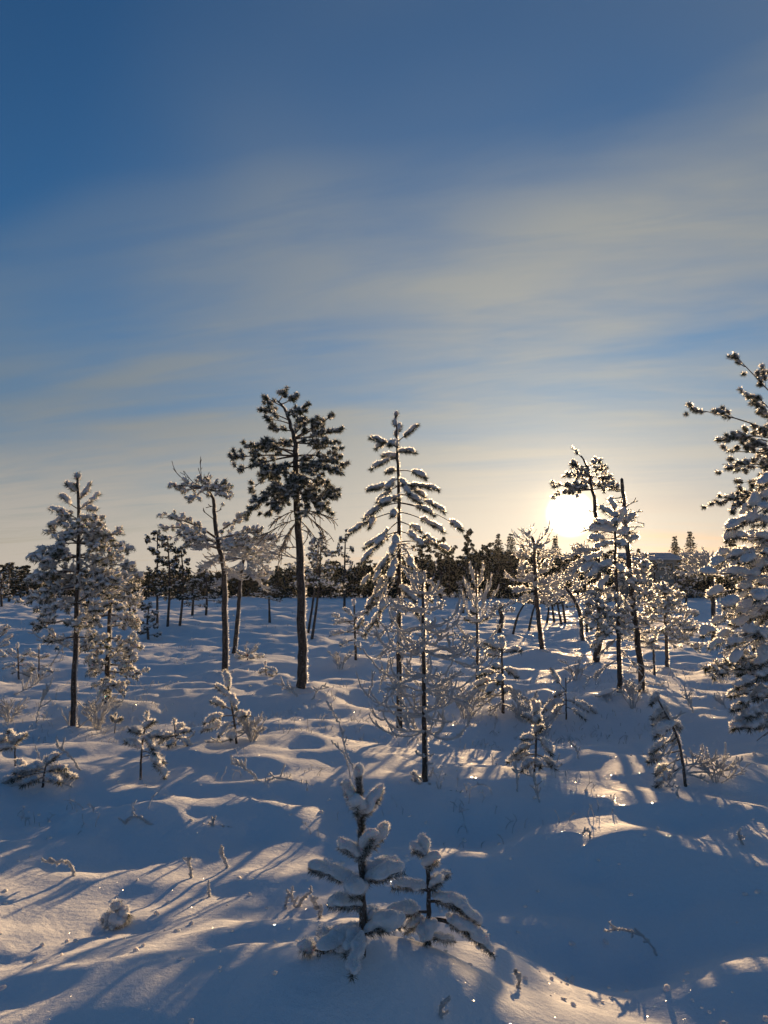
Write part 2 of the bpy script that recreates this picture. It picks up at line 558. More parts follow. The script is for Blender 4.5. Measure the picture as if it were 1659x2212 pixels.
def height(x, y):
    x, y = np.asarray(x, dtype=float), np.asarray(y, dtype=float)
    r = np.hypot(x, y)
    far = np.clip(r / 14.0, 0.36, 1.0)
    h = 0.125 * vnoise(x * 0.30 + 7.3, y * 0.36 + 2.1) * far
    h += 0.115 * vnoise(x * 0.62 + 31.7, y * 0.80 + 11.9) * far
    h += 0.058 * vnoise((x * 0.9 + y * 0.25) * 1.5 + 3.3, (y - x * 0.2) * 1.7 + 71.2)
    b = vnoise((x + y * 0.3) * 2.6 + 13.3, (y - x * 0.25) * 3.1 + 41.2)
    h += 0.030 * b
    h += 0.008 * vnoise(x * 6.4 + 5.5, y * 7.1 + 15.2)
    patch = np.clip(vnoise(x * 0.8 + 61.0, y * 0.9 + 23.0) * 2.2 + 0.35, 0, 1)
    h += 0.030 * np.clip(vnoise(x * 3.9 + 2.2, y * 4.4 + 8.8) - 0.15, 0, 1) * patch        # lumps over buried heather
    h -= 0.022 * np.clip(vnoise(x * 4.6 + 72.2, y * 5.2 + 48.8) - 0.25, 0, 1) * patch
    h += 0.03 * vnoise(x * 1.1 + 19.0, y * 1.2 + 57.0) * np.clip(1.6 - r / 9.0, 0, 1)
    for sx, sy, sh, rx, ry, ro in SWELLS:
        dx, dy = x - sx, y - sy
        if ro:
            dx, dy = dx * math.cos(ro) + dy * math.sin(ro), -dx * math.sin(ro) + dy * math.cos(ro)
        q = (dx / rx) ** 2 + (dy / ry) ** 2
        h += np.where(q < 9, sh * np.exp(-q), 0)
    for bx, by, bh, br in BASES:
        q = ((x - bx) ** 2 + (y - by) ** 2) / br ** 2
        h += np.where(q < 9, bh * np.exp(-q), 0)
    return h - 0.02

TS = np.concatenate([np.linspace(1.5, 30, 1200), np.linspace(30.1, 200, 900)])
def ground(px, py):
    d = ray(px, py)
    P = np.array((0, 0, CAM_H)) + d[None] * TS[:, None]
    below = P[:, 2] <= height(P[:, 0], P[:, 1])
    i = int(np.argmax(below)) if below.any() else len(TS) - 1
    p = P[i].copy()
    p[2] = float(height(p[0], p[1]))
    return p

def hz(p):
    return np.array((p[0], p[1], float(height(p[0], p[1]))))

# where each near tree stands: pixel of its foot, height and half-width of the hummock at its foot
FEET = dict(
    left_pine=(157, 1592, .10, .6), left_back=(232, 1533, .06, .5),
    grpA=(340, 1350, .12, 1.2), grpB=(362, 1351, .1, 1.2), grpC=(388, 1350, .1, 1.2),
    bent=(485, 1468, .10, .7), lean=(503, 1426, .12, .9), dark=(650, 1512, .12, .8),
    pair1=(672, 1381, .1, 1.), pair2=(668, 1352, .1, 1.), cone=(862, 1585, .05, .6), small768=(769, 1426, .08, .7),
    bare=(920, 1702, .05, .5), bare2=(1030, 1478, .08, .6), stub=(1078, 1381, .15, 1.),
    sapj=(1087, 1556, .08, .5), mid=(1172, 1426, .20, .9), curve=(1258, 1393, .08, 1.), curve2=(1268, 1372, .08, 1.),
    sunp=(1285, 1450, .12, .8), tallsap=(1338, 1522, .10, .6), snag=(1388, 1520, .08, .6),
    smallp=(1440, 1450, .06, .6), pole=(1413, 1468, .05, .4), rightp=(1541, 1400, .15, 1.),
    edge=(1760, 1560, .05, .6), edgelow=(1735, 1640, .05, .6),
    front1=(781, 2092, .03, .22), front2=(922, 2062, .03, .2),
)
FOOT = {}
for k, (a, b, mh, mr) in FEET.items():
    p = ground(a, b)
    FOOT[k] = p
for k, (a, b, mh, mr) in FEET.items():
    BASES.append((FOOT[k][0], FOOT[k][1], mh, mr))
for k in FOOT:
    FOOT[k] = hz(FOOT[k])

# ------------------------------------------------------------------ snow field
def make_ground():
    az = np.concatenate([np.radians(np.linspace(-46, 46, 540)), np.radians(np.linspace(46, 314, 80)[1:-1])])
    rr = np.concatenate([[0.25, 0.6], np.exp(np.linspace(math.log(1.2), math.log(150), 450)), [170, 200, 260, 400, 800, 1600, 3200]])
    na, nr = len(az), len(rr)
    A, RR = np.meshgrid(az, rr)
    Xg, Yg = RR * np.sin(A), RR * np.cos(A)
    H = height(Xg, Yg) * np.clip((260 - RR) / 120, 0, 1)
    V = np.stack([Xg, Yg, H], -1).reshape(-1, 3)
    i = np.arange(nr - 1)[:, None] * na
    j = np.arange(na)[None]
    k = (j + 1) % na
    a, b, c, d = i + j, i + k, i + na + k, i + na + j
    F = np.concatenate([np.stack([a, c, b], -1).reshape(-1, 3), np.stack([a, d, c], -1).reshape(-1, 3)])
    V = np.concatenate([V, [[0, 0, float(height(0, 0))]]])
    jj = np.arange(na); kk = (jj + 1) % na
    F = np.concatenate([F, np.stack([jj, kk, np.full(na, len(V) - 1)], -1)])
    mb = MB(); mb.add(V, F)
    o = mb.build('snow_ground', 'ground')
    tag(o, kind='structure')
    return o
make_ground()

# ------------------------------------------------------------------ tree kit
SUNX = np.array((math.sin(SUN_AZ + 1.2), math.cos(SUN_AZ + 1.2), 0.0))

def meld(o, vox):
    """run the overlapping lumps of one pad of snow together"""
    m = o.modifiers.new('meld', 'REMESH')
    m.mode = 'VOXEL'
    m.voxel_size = vox
    m.use_smooth_shade = True
    k = o.modifiers.new('soften', 'SMOOTH')
    k.factor = .5
    k.iterations = 4

class Tree:
    def __init__(self, name, label, cat, foot, group=None):
        self.loc = np.asarray(foot, dtype=float)
        self.Y = self.loc[1]
        self.root = empty(name, self.loc)
        tag(self.root, label, cat, group)
        self.T = None
    def P(self, px, py, dep=0.0):
        return at(px, py, self.Y + dep)
    def part(self, mb, name, m, parent=None, smooth=True):
        o = mb.build(name, m, None, self.loc, smooth)
        if o is None:
            return None
        o.parent = parent or self.root
        o.location = (0, 0, 0)
        return o
    def trunk(self, pix, r0, r1, m='bark', sides=9, rime=0.0, n=26, rimed=None):
        pts = [self.loc - (0, 0, 0.15)] + [self.P(*p) for p in pix]
        self.T = poly(pts, n)
        self.T[1:, :2] += rng.normal(size=(n - 1, 2)) * r0 * 0.10
        self.r = np.linspace(r0, r1, n) ** 1.0
        self.r[:3] *= (1.35, 1.15, 1.04)
        mb = MB(); tube(mb, self.T, self.r, sides, 0.05)
        t = self.part(mb, 'trunk', m)
        if r0 > .03:                                  # snow banked against the foot
            sn = MB()
            for k in range(6):
                a_ = k * 1.047 + random.uniform(-.3, .3)
                q_ = r0 * random.uniform(1.1, 1.7)
                blob(sn, self.loc + (math.cos(a_) * q_, math.sin(a_) * q_, -.012), (math.cos(a_), math.sin(a_), -.2), r0 * 1.5, r0 * 1.3, r0 * random.uniform(.6, 1.1), 2, .6)
            meld(self.part(sn, 'snow_collar', 'snow', t), .02)
        if rime:
            mb = MB()
            m2 = n * 4
            tt = np.linspace(0.06, 0.97, m2)
            C = np.array([np.interp(tt * (n - 1), np.arange(n), self.T[:, k]) for k in range(3)]).T
            rr = np.interp(tt * (n - 1), np.arange(n), self.r)
            wob = 0.75 + 0.35 * rng.random(m2)
            d = SUNX if rimed is None else np.array(rimed)
            tube(mb, C + d * (rr * 0.95)[:, None], np.maximum(rr * rime * 1.5, 0.007) * wob, 5, 0.12)
            o = self.part(mb, 'rime_strip', 'frost', t)
            fz = MB()
            for k in range(0, m2 - 4, 4):
                for _ in range(2):
                    fur(fz, C[k:k + 5] + d * (rr[k:k + 5] * 1.12)[:, None], np.maximum(rr[k:k + 5] * rime * 1.7, .010))
            q = self.part(fz, 'rime_fringe', 'rime', t, False)
            q['kind'] = 'stuff'
        return self
    def tp(self, py):
        """trunk point seen at pixel row py"""
        z = self.P(CX, py)[2]
        i = int(np.argmin(abs(self.T[:, 2] - z)))
        return self.T[i].copy()
    def tz(self, f):
        n = len(self.T) - 1
        return np.array([np.interp(f * n, np.arange(n + 1), self.T[:, k]) for k in range(3)])

class Limb:
    """one branch of a tree: wood, with needle and snow sub-parts"""
    def __init__(self, lod=1):
        self.w, self.nd, self.sn, self.fr = MB(), MB(), MB(), MB()
        self.pads = []
        self.rm = MB()
        self.lod = lod
    def finish(self, tree, name='branch', wood='twig', needle='needle'):
        o = tree.part(self.w, name, wood)
        for mb, nm, m, s in ((self.nd, 'needle_foliage', needle, False), (self.sn, 'snow_load', 'snow', True), (self.fr, 'hoar_frost', 'frost', True), (self.rm, 'rime_fringe', 'rime', False)):
            if o is not None:
                q = tree.part(mb, nm, m, o, s)
                if q is not None and nm != 'hoar_frost':
                    q['kind'] = 'stuff'
        for mb in self.pads:
            q = tree.part(mb, 'snow_pad', 'snow', o)
            if q is not None and self.lod > 1:
                meld(q, {2: .013, 3: .0055}[self.lod])
        return o

def ru(a, b):
    return random.uniform(a, b)

def fur(fz, P, r):
    """frost crystals along a twig"""
    P = np.asarray(P)
    r = np.broadcast_to(np.asarray(r, dtype=float), (len(P),))
    ln = np.linalg.norm(np.diff(P, axis=0), axis=1).sum()
    rm = float(r.mean())
    n = int(min(160, 4 + ln * 1.25 / max(rm, .004)))
    t = rng.uniform(0, len(P) - 1, n)
    B = np.array([np.interp(t, np.arange(len(P)), P[:, k]) for k in range(3)]).T
    rr = np.interp(t, np.arange(len(P)), r)
    T = (P[-1] - P[0]); T = T / (np.linalg.norm(T) + 1e-9)
    D = rng.normal(size=(n, 3)); D -= (D @ T)[:, None] * T
    D /= np.linalg.norm(D, axis=1)[:, None] + 1e-9
    spikes(fz, B + D * rr[:, None] * .7, D, rm * 1.2 + .005, rm * .5 + .0015)

def frosty(L, pts, r, frost=1.0, sides=5):
    """twig with a coat of hoar frost that leaves its lower side partly bare"""
    tube(L.w, pts, np.asarray(r) * (0.55 if frost > 0.6 else 0.8), 3)
    if frost:
        P = np.asarray(pts).copy()
        P[:, 2] += np.asarray(r) * 0.25
        tube(L.fr, P, np.asarray(r) * frost * (0.85 + 0.3 * rng.random(len(P))), sides, 0.14)
        fur(L.rm, P, np.asarray(r) * frost)

def tuft(L, c, ax, r, snow=1.0, n=26, nl=0.055, w=0.006):
    """needle tuft at a shoot's end with a cap of snow"""
    ax = nrm(ax)
    needles(L.nd, np.asarray(c) - (0, 0, r * .12), ax, r * 1.7, int(n * 1.6), nl * 1.15, w * 1.3, 1.05, 0.15)
    if snow > 0:
        k = ru(0.7, 1.15)
        blob(L.sn, np.asarray(c) + (0, 0, r * 0.30), ax, r * 0.85 * k, r * 0.66 * k, r * 0.60 * k * snow, L.lod, 0.35, L.rm)
        if random.random() < .25:
            blob(L.sn, np.asarray(c) + ax * r * ru(-.7, .7) + rng.normal(size=3) * r * .25 + np.array((0, 0, r * .2)), ax + rng.normal(size=3) * .4, r * .5 * k, r * .42 * k, r * .42 * k * snow, L.lod, 0.5, L.rm)

def limb_ball(L, P, r0=0.02, ntw=12, tr=0.06, tw=(0.10, 0.28), snow=1.0, frost=0.5, nn=26, nl=0.055, w=0.007, start=0.3, up=0.35):
    """open pine branch: twigs ending in round snowy tufts"""
    n = len(P)
    tube(L.w, P, np.linspace(r0, r0 * 0.35, n), 5, 0.05)
    if frost:
        Q = P.copy(); Q[:, 2] += np.linspace(r0, r0 * 0.35, n) * 0.6
        tube(L.fr, Q, np.linspace(r0, r0 * 0.45, n) * frost * (0.8 + 0.4 * rng.random(n)), 5, 0.15)
        fur(L.rm, Q, np.linspace(r0, r0 * 0.45, n) * max(frost, .5))
    T = np.gradient(P, axis=0)
    for k in range(ntw):
        f = start + (1 - start) * (k + random.random()) / ntw
        i = min(n - 1, int(f * (n - 1) + 0.5))
        b, t = P[i], nrm(T[i])
        s = nrm(np.cross(t, (0, 0, 1))) * random.choice((-1, 1))
        d = nrm(t * ru(0.3, 1.1) + s * ru(0.2, 1.2) + np.array((0, 0, 1)) * ru(-0.5, 1.0) * up * 2)
        l = ru(*tw) * (1.15 - 0.45 * f)
        e = b + d * l
        mid = b + d * l * 0.5 + np.array((0, 0, -1)) * l * ru(0.05, 0.25)
        tp = bez(b, mid, e, 5)
        if frost:
            frosty(L, tp, np.linspace(r0 * 0.42, r0 * 0.3, 5), frost * 1.25, 4)
        else:
            tube(L.w, tp, np.linspace(r0 * 0.42, r0 * 0.25, 5), 4)
        tuft(L, e, (e - mid), tr * ru(0.7, 1.25), snow, nn, nl, w)
        if random.random() < 0.45:
            q = tp[3] + rng.normal(size=3) * tr * 0.9
            tuft(L, q, (e - mid) + rng.normal(size=3) * 0.05, tr * ru(0.6, 1.0), snow, nn, nl, w)
    tuft(L, P[-1], T[-1], tr * 1.1, snow, nn, nl, w)

def limb_load(L, P, r0=0.015, bl=0.16, bw=0.075, nb=3, snow=1.0, nn=60, nl=0.05, w=0.004, start=0.35, frost=0.6, side=0.7):
    """branch bowed under long pads of snow, needles showing beneath"""
    n = len(P)
    tube(L.w, P, np.linspace(r0, r0 * 0.4, n), 5, 0.05)
    if frost:
        Q = P.copy(); Q[:, 2] += np.linspace(r0, r0 * 0.4, n) * 0.6
        tube(L.fr, Q, np.linspace(r0, r0 * 0.5, n) * frost * (0.8 + 0.4 * rng.random(n)), 5, 0.15)
        fur(L.rm, Q, np.linspace(r0, r0 * 0.45, n) * max(frost, .5))
    T = np.gradient(P, axis=0)
    seg = np.linalg.norm(P[-1] - P[0])
    for k in range(nb):
        f = start + (1 - start) * (k + 0.5 + ru(-0.25, 0.25)) / nb
        i = min(n - 1, int(f * (n - 1) + 0.5))
        t = nrm(T[i])
        c = P[i]
        k2 = ru(0.75, 1.2)
        if random.random() < side and k < nb - 1:
            s = nrm(np.cross(t, (0, 0, 1))) * random.choice((-1, 1))
            d = nrm(t * ru(0.5, 1) + s * ru(0.5, 1) + np.array((0, 0, ru(-0.5, 0.25))))
            l = bl * ru(0.8, 1.6)
            e = c + d * l
            tube(L.w, bez(c, c + d * l * 0.5 + (0, 0, 0.02), e, 4), np.linspace(r0 * 0.5, r0 * 0.3, 4), 4)
            c, t = e, nrm(d + np.array((0, 0, -0.25)))
        pad(L, c, t, bl * k2, bw * k2, snow, nn, nl, w)
    pad(L, P[-1], T[-1], bl * ru(0.9, 1.15), bw * ru(0.9, 1.1), snow, nn, nl, w)

def pad(L, c, t, bl, bw, snow=1.0, nn=60, nl=0.05, w=0.004):
    t = nrm(t)
    c = np.asarray(c)
    sn = MB()
    L.pads.append(sn)
    y = nrm(np.cross((0, 0, 1), t))
    needles(L.nd, c - np.array((0, 0, bw * 0.30)), t, bl * 2.0, int(nn * 1.3), nl * 1.25, w * 1.5, 1.15, 0.1)
    tips = int(nn * .35)
    needles(L.nd, c + t * bl * .8 - np.array((0, 0, bw * 0.2)), t, bl * .5, tips, nl * 1.35, w * 1.5, .7, 0)
    m = max(3, int(round(bl / bw * 2.2)))
    for k in range(m):
        f = -0.75 + 1.5 * (k + ru(.2, .8)) / m
        s_ = ru(.62, 1.08) * (1.0 - .35 * abs(f))
        q = c + t * bl * f + y * bw * rng.normal() * .22 + np.array((0, 0, bw * (.30 + .14 * rng.normal())))
        blob(sn, q, t + rng.normal(size=3) * .35, bw * s_ * ru(.95, 1.35), bw * s_ * .9, bw * s_ * .82 * snow, L.lod, 0.40, L.rm)

def limb_frost(L, P, r0=0.011, ntw=5, tw=(0.12, 0.35), curl=0.8, frost=1.0, sides=4, start=0.2):
    ntw = int(ntw * 1.25)
    r0 = r0 * .9
    """bare branch thick with hoar frost, twigs curling upward"""
    n = len(P)
    rr = np.linspace(r0, r0 * 0.75, n)
    frosty(L, P, rr, frost, sides)
    T = np.gradient(P, axis=0)
    for k in range(ntw):
        f = start + (1 - start) * random.random()
        i = min(n - 2, int(f * (n - 1)))
        t = nrm(T[i])
        s = nrm(np.cross(t, (0, 0, 1))) * random.choice((-1, 1))
        d = nrm(t * ru(0.5, 1.1) + s * ru(0.2, 1.0) + np.array((0, 0, ru(-0.3, 0.4))))
        l = ru(*tw)
        e = P[i] + d * l * 0.8 + np.array((0, 0, l * curl * ru(0.2, 0.8)))
        tp = bez(P[i], P[i] + d * l * 0.55, e, 6)
        frosty(L, tp, np.linspace(r0 * 0.85, r0 * 0.65, 6), frost, sides)
        for _ in range(random.randint(0, 2)):
            j = random.randint(1, 4)
            d2 = nrm(d + rng.normal(size=3) * 0.6 + np.array((0, 0, 0.5 * curl)))
            l2 = l * ru(0.25, 0.5)
            frosty(L, bez(tp[j], tp[j] + d2 * l2 * 0.5, tp[j] + d2 * l2 + np.array((0, 0, l2 * 0.3 * curl)), 4), np.linspace(r0 * 0.7, r0 * 0.6, 4), frost, 4)

def arc(a, b, sag, n=9):
    """curve between two points; sag > 0 arches upward, < 0 hangs like a garland"""
    a, b = np.asarray(a), np.asarray(b)
    l = np.linalg.norm(b - a)
    m = (a + b) / 2 + np.array((rng.normal() * 0.04 * l, rng.normal() * 0.04 * l, sag * l))
    return bez(a, m, b, n)

def px_limbs(T, specs, fn, lod=1, needle='needle', wood='twig', **kw):
    """specs: (trunk row, tip x, tip y, depth offset, sag, options)"""
    for sp in specs:
        sy, tx, ty, dep, sag = sp[:5]
        o = dict(kw); o.update(sp[5] if len(sp) > 5 else {})
        L = Limb(lod)
        a = T.tp(sy)
        b = T.P(tx, ty, dep)
        fn(L, arc(a, b, sag), **o)
        L.finish(T, needle=needle, wood=wood)

def fill_limbs(T, n, py0, py1, wid, fn, droop=0.0, sag=0.08, lod=1, needle='needle', az0=None, wood='twig', **kw):
    """branches all round the stem between two pixel rows; wid(f) is the reach in metres, f = 0 at the bottom"""
    for k in range(n):
        f = (k + random.random()) / n
        a = T.tp(py0 + (py1 - py0) * f)
        az = (k * 2.4 + ru(-0.5, 0.5)) if az0 is None else ru(*az0)
        l = wid(f) * ru(0.7, 1.1)
        dz = l * (droop + ru(-0.15, 0.15))
        b = a + np.array((math.cos(az) * l, math.sin(az) * l, dz))
        L = Limb(lod)
        fn(L, arc(a, b, sag), **kw)
        L.finish(T, needle=needle, wood=wood)

def lerp(*kv):
    xs, ys = zip(*kv)
    return lambda f: float(np.interp(f, xs, ys))

# ------------------------------------------------------------------ near pines, left to right
def left_pine():
    T = Tree('pine_tree', 'snow-laden slender pine with a pointed top, tallest at the left edge', 'pine tree', FOOT['left_pine'], 'bog pines')
    T.trunk([(158, 1540), (163, 1400), (168, 1250), (170, 1130), (168, 1050), (167, 1022)], 0.036, 0.009, rime=0.28)
    L = Limb(2); tuft(L, T.P(167, 1030), (0, 0, 1), 0.05, 1.2, 60, 0.06); tuft(L, T.P(163, 1052), (0, 0, 1), 0.05, 1.2, 60, 0.06)
    tube(L.w, [T.P(168, 1050), T.P(167, 1025)], [.008, .006]); L.finish(T, 'leader_shoot')
    px_limbs(T, [
        (1070, 152, 1052, -.05, -.1), (1075, 188, 1058, .0, -.1), (1090, 140, 1078, .0, -.1), (1090, 205, 1076, .0, -.1),
        (1115, 120, 1103, .1, .05), (1110, 200, 1100, -.1, 0), (1135, 125, 1130, .1, .1), (1130, 190, 1120, 0, .1)],
        limb_load, 2, bl=.075, bw=.045, nb=1, nl=.045, nn=40, r0=.007, frost=.3)
    px_limbs(T, [
        (1180, 245, 1155, .0, -.05), (1170, 205, 1140, -.3, 0), (1175, 115, 1150, .2, .05), (1205, 85, 1195, .0, .08),
        (1215, 120, 1200, -.2, .05), (1190, 225, 1185, .3, .05), (1240, 70, 1255, .1, .1), (1230, 240, 1200, -.1, .02),
        (1260, 95, 1290, -.2, .1), (1265, 65, 1300, .2, .1), (1270, 240, 1240, .2, .05), (1290, 105, 1320, .1, .12),
        (1300, 260, 1260, .0, .08)],
        limb_ball, 1, tr=.05, ntw=9, r0=.013, frost=.7, tw=(.08, .2), nl=.045, w=.006, nn=20)
    px_limbs(T, [(1195, 215, 1235, -.2, -.1), (1262, 270, 1265, -.15, .05), (1255, 200, 1300, -.3, .1), (1280, 245, 1285, -.2, .1), (1330, 200, 1325, -.2, -.25), (1240, 135, 1230, -.3, .0)],
        limb_frost, 1, r0=.011, ntw=7, tw=(.1, .3), frost=1.1)
    fill_limbs(T, 26, 1370, 1110, lerp((0, .42), (.5, .48), (1, .16)), limb_ball, -.15, .08, tr=.05, ntw=8, r0=.011, frost=.7, tw=(.08, .2), nl=.045, nn=18)
    px_limbs(T, [(1390, 110, 1440, .2, .15), (1400, 95, 1380, .3, .1), (1570, 140, 1548, .1, -.2, dict(ntw=2)), (1575, 182, 1560, -.05, -.2, dict(ntw=2))],
        limb_frost, 1, r0=.010, ntw=5, tw=(.08, .25))

def left_back():
    T = Tree('pine_tree', 'bushy frosted pine standing close behind the slender left pine', 'pine tree', FOOT['left_back'], 'bog pines')
    T.trunk([(232, 1480), (233, 1400), (238, 1280), (240, 1190), (236, 1150)], 0.036, 0.012, rime=0.3)
    px_limbs(T, [(1290, 285, 1270, 0, .05), (1300, 292, 1300, .2, .08), (1250, 280, 1245, -.1, .05), (1340, 290, 1345, .1, .1), (1380, 295, 1395, 0, .08),
                 (1400, 268, 1440, -.1, .1), (1430, 290, 1448, .1, .1), (1370, 195, 1420, .1, .1), (1420, 200, 1455, 0, .1), (1460, 255, 1490, -.1, .1), (1450, 215, 1500, -.1, .1), (1320, 190, 1350, .2, .1)],
        limb_ball, 1, 'needle_f', tr=.05, ntw=8, r0=.012, frost=.9, tw=(.08, .2), nl=.045, nn=16)
    fill_limbs(T, 22, 1470, 1165, lerp((0, .32), (.6, .38), (1, .15)), limb_ball, -.15, .08, needle='needle_f', tr=.05, ntw=7, r0=.011, frost=.9, tw=(.08, .2), nl=.045, nn=14)
    px_limbs(T, [(1505, 200, 1560, -.2, .1), (1500, 250, 1565, -.2, .15), (1490, 185, 1545, .0, .1), (1495, 262, 1550, .1, .1)], limb_frost, 1, r0=.012, ntw=6, tw=(.08, .22))

def bent_pine():
    T = Tree('pine_tree', 'crooked pine with a flat bent-over top and bare curled twigs above it', 'pine tree', FOOT['bent'], 'bog pines')
    T.trunk([(486, 1400), (485, 1300), (482, 1225), (470, 1170), (463, 1120), (461, 1085), (452, 1062), (436, 1050)], 0.054, 0.018, rime=0.25, n=40)
    b = dict(tr=.065, ntw=11, r0=.022, frost=.55, tw=(.1, .28), nl=.055, nn=20)
    px_limbs(T, [(1058, 375, 1050, 0, .10), (1055, 395, 1062, .3, .08), (1058, 490, 1055, .0, .10), (1060, 485, 1070, -.3, .1), (1055, 420, 1075, -.3, .05), (1056, 440, 1040, .3, .1), (1058, 460, 1050, -.4, .1)],
        limb_ball, 1, **{**b, 'tr': .055, 'ntw': 9})
    px_limbs(T, [(1052, 374, 1012, .1, -.25, dict(ntw=3)), (1048, 432, 998, .0, -.2, dict(ntw=5)), (1048, 452, 1020, .1, -.3, dict(ntw=3)), (1052, 398, 1018, .2, -.2, dict(ntw=2))],
        limb_frost, 1, r0=.012, tw=(.08, .25), frost=.35)
    px_limbs(T, [(1165, 368, 1118, .0, .12), (1170, 360, 1140, .4, .18), (1180, 385, 1155, -.4, .15), (1175, 415, 1165, -.5, .12), (1165, 560, 1150, .0, .08), (1175, 590, 1165, .3, .08), (1180, 540, 1185, -.4, .1), (1150, 520, 1120, .3, .05)],
        limb_ball, 1, **b)
    px_limbs(T, [(1175, 430, 1190, -.5, .1), (1190, 520, 1200, -.5, .1), (1200, 450, 1225, -.2, .1), (1195, 550, 1215, .2, .12), (1170, 600, 1190, -.2, .12), (1205, 430, 1240, .3, .1), (1215, 510, 1250, -.3, .1)],
        limb_frost, 1, r0=.016, ntw=16, tw=(.12, .36), curl=.5, frost=.9)
    px_limbs(T, [(1165, 500, 1180, -.6, .1), (1185, 400, 1180, .5, .1), (1190, 570, 1205, .5, .1)], limb_ball, 1, 'needle_f', **{**b, 'frost': .9})
    px_limbs(T, [(1095, 445, 1097, 0, .0, dict(ntw=1)), (1108, 478, 1100, 0, -.1, dict(ntw=1)), (1120, 440, 1105, 0, 0, dict(ntw=1))], limb_frost, 1, r0=.014, frost=.4, tw=(.05, .1))

def lean_pine():
    T = Tree('pine_tree', 'leaning pine with a frosted drooping crown behind the crooked flat-topped pine', 'pine tree', FOOT['lean'], 'bog pines')
    T.trunk([(510, 1370), (516, 1300), (521, 1240), (530, 1190), (540, 1160)], 0.048, 0.025, rime=0.22)
    px_limbs(T, [(1180, 600, 1160, 0, .05), (1190, 595, 1200, .4, .1), (1200, 585, 1240, -.3, .12), (1210, 480, 1215, .3, .1), (1230, 570, 1270, .2, .12), (1225, 475, 1265, -.2, .12), (1170, 580, 1165, -.5, .05), (1190, 500, 1180, -.5, .1), (1200, 545, 1250, -.5, .1)],
        limb_frost, 1, r0=.02, ntw=18, tw=(.12, .4), curl=.3, frost=.9)
    fill_limbs(T, 10, 1240, 1160, lerp((0, .6), (.6, .75), (1, .3)), limb_ball, -.1, .1, needle='needle_f', tr=.06, ntw=9, r0=.02, frost=.9, tw=(.12, .3), nl=.05, nn=14)

def dark_pine():
    T = Tree('pine_tree', 'tallest dark pine with a long bare trunk and broad ragged crown', 'pine tree', FOOT['dark'], 'bog pines')
    T.trunk([(652, 1440), (651, 1350), (647, 1200), (641, 1100), (638, 1010), (637, 960), (628, 920), (615, 885), (600, 865)], 0.068, 0.01, rime=0.2, n=44, sides=12)
    b = dict(tr=.040, ntw=13, r0=.016, frost=.15, tw=(.06, .18), nl=.055, nn=46, w=.009, snow=.55)
    px_limbs(T, [(875, 576, 858, 0, -.05), (868, 612, 850, .1, -.1), (872, 636, 858, 0, -.1), (890, 658, 878, 0, -.05), (905, 562, 885, .1, .05), (915, 580, 905, -.1, .05), (900, 640, 888, -.2, 0), (930, 592, 925, .1, .03)],
        limb_ball, 1, **{**b, 'ntw': 5, 'tw': (.05, .14), 'r0': .010, 'tr': .038})
    px_limbs(T, [(948, 728, 930, 0, -.06), (950, 712, 900, .2, -.12), (945, 690, 915, -.3, .0), (955, 722, 968, .2, .05), (940, 660, 910, .3, 0), (955, 700, 950, -.4, .05)],
        limb_ball, 1, **{**b, 'ntw': 9})
    px_limbs(T, [(985, 505, 990, 0, .05), (975, 540, 965, .3, .06), (980, 570, 958, -.4, .05), (990, 520, 1015, -.3, .08), (1000, 545, 1055, .3, .06), (970, 600, 960, .5, .05),
                 (1000, 740, 1003, 0, .05), (990, 725, 990, .4, .08), (1010, 730, 1020, -.4, .08), (1020, 720, 1060, .2, .1), (1010, 690, 1030, -.6, .05), (1015, 580, 1020, -.6, .08)],
        limb_ball, 1, **{**b, 'ntw': 12})
    px_limbs(T, [(1040, 540, 1105, 0, .12), (1050, 560, 1080, -.4, .08), (1060, 600, 1095, -.5, .08), (1045, 690, 1090, -.4, .08), (1055, 710, 1105, .1, .12), (1050, 660, 1110, -.3, .06), (1040, 620, 1070, -.6, .05), (1060, 575, 1110, .3, .1), (1030, 640, 1050, -.6, .1)],
        limb_ball, 1, **{**b, 'ntw': 12})
    fill_limbs(T, 6, 1085, 1000, lerp((0, .45), (.5, .6), (1, .4)), limb_ball, .0, .08, **{**b, 'ntw': 10})
    # bare, thinly frosted twigs hanging under the crown
    px_limbs(T, [(1110, 585, 1135, -.2, .12), (1105, 700, 1150, .1, .2), (1120, 560, 1165, .2, .12), (1115, 610, 1180, -.1, .15), (1125, 690, 1180, -.2, .15), (1130, 600, 1205, .1, .1), (1105, 720, 1120, .2, .1), (1175, 665, 1160, 0, -.1, dict(ntw=1)), (1150, 670, 1150, 0, 0, dict(ntw=1))],
        limb_frost, 1, r0=.012, ntw=9, tw=(.1, .4), curl=-.4, frost=.45)
    px_limbs(T, [(1195, 605, 1188, .2, .1), (1200, 560, 1195, .3, .06)], limb_frost, 1, r0=.014, ntw=9, tw=(.12, .35), curl=.2, frost=.7)

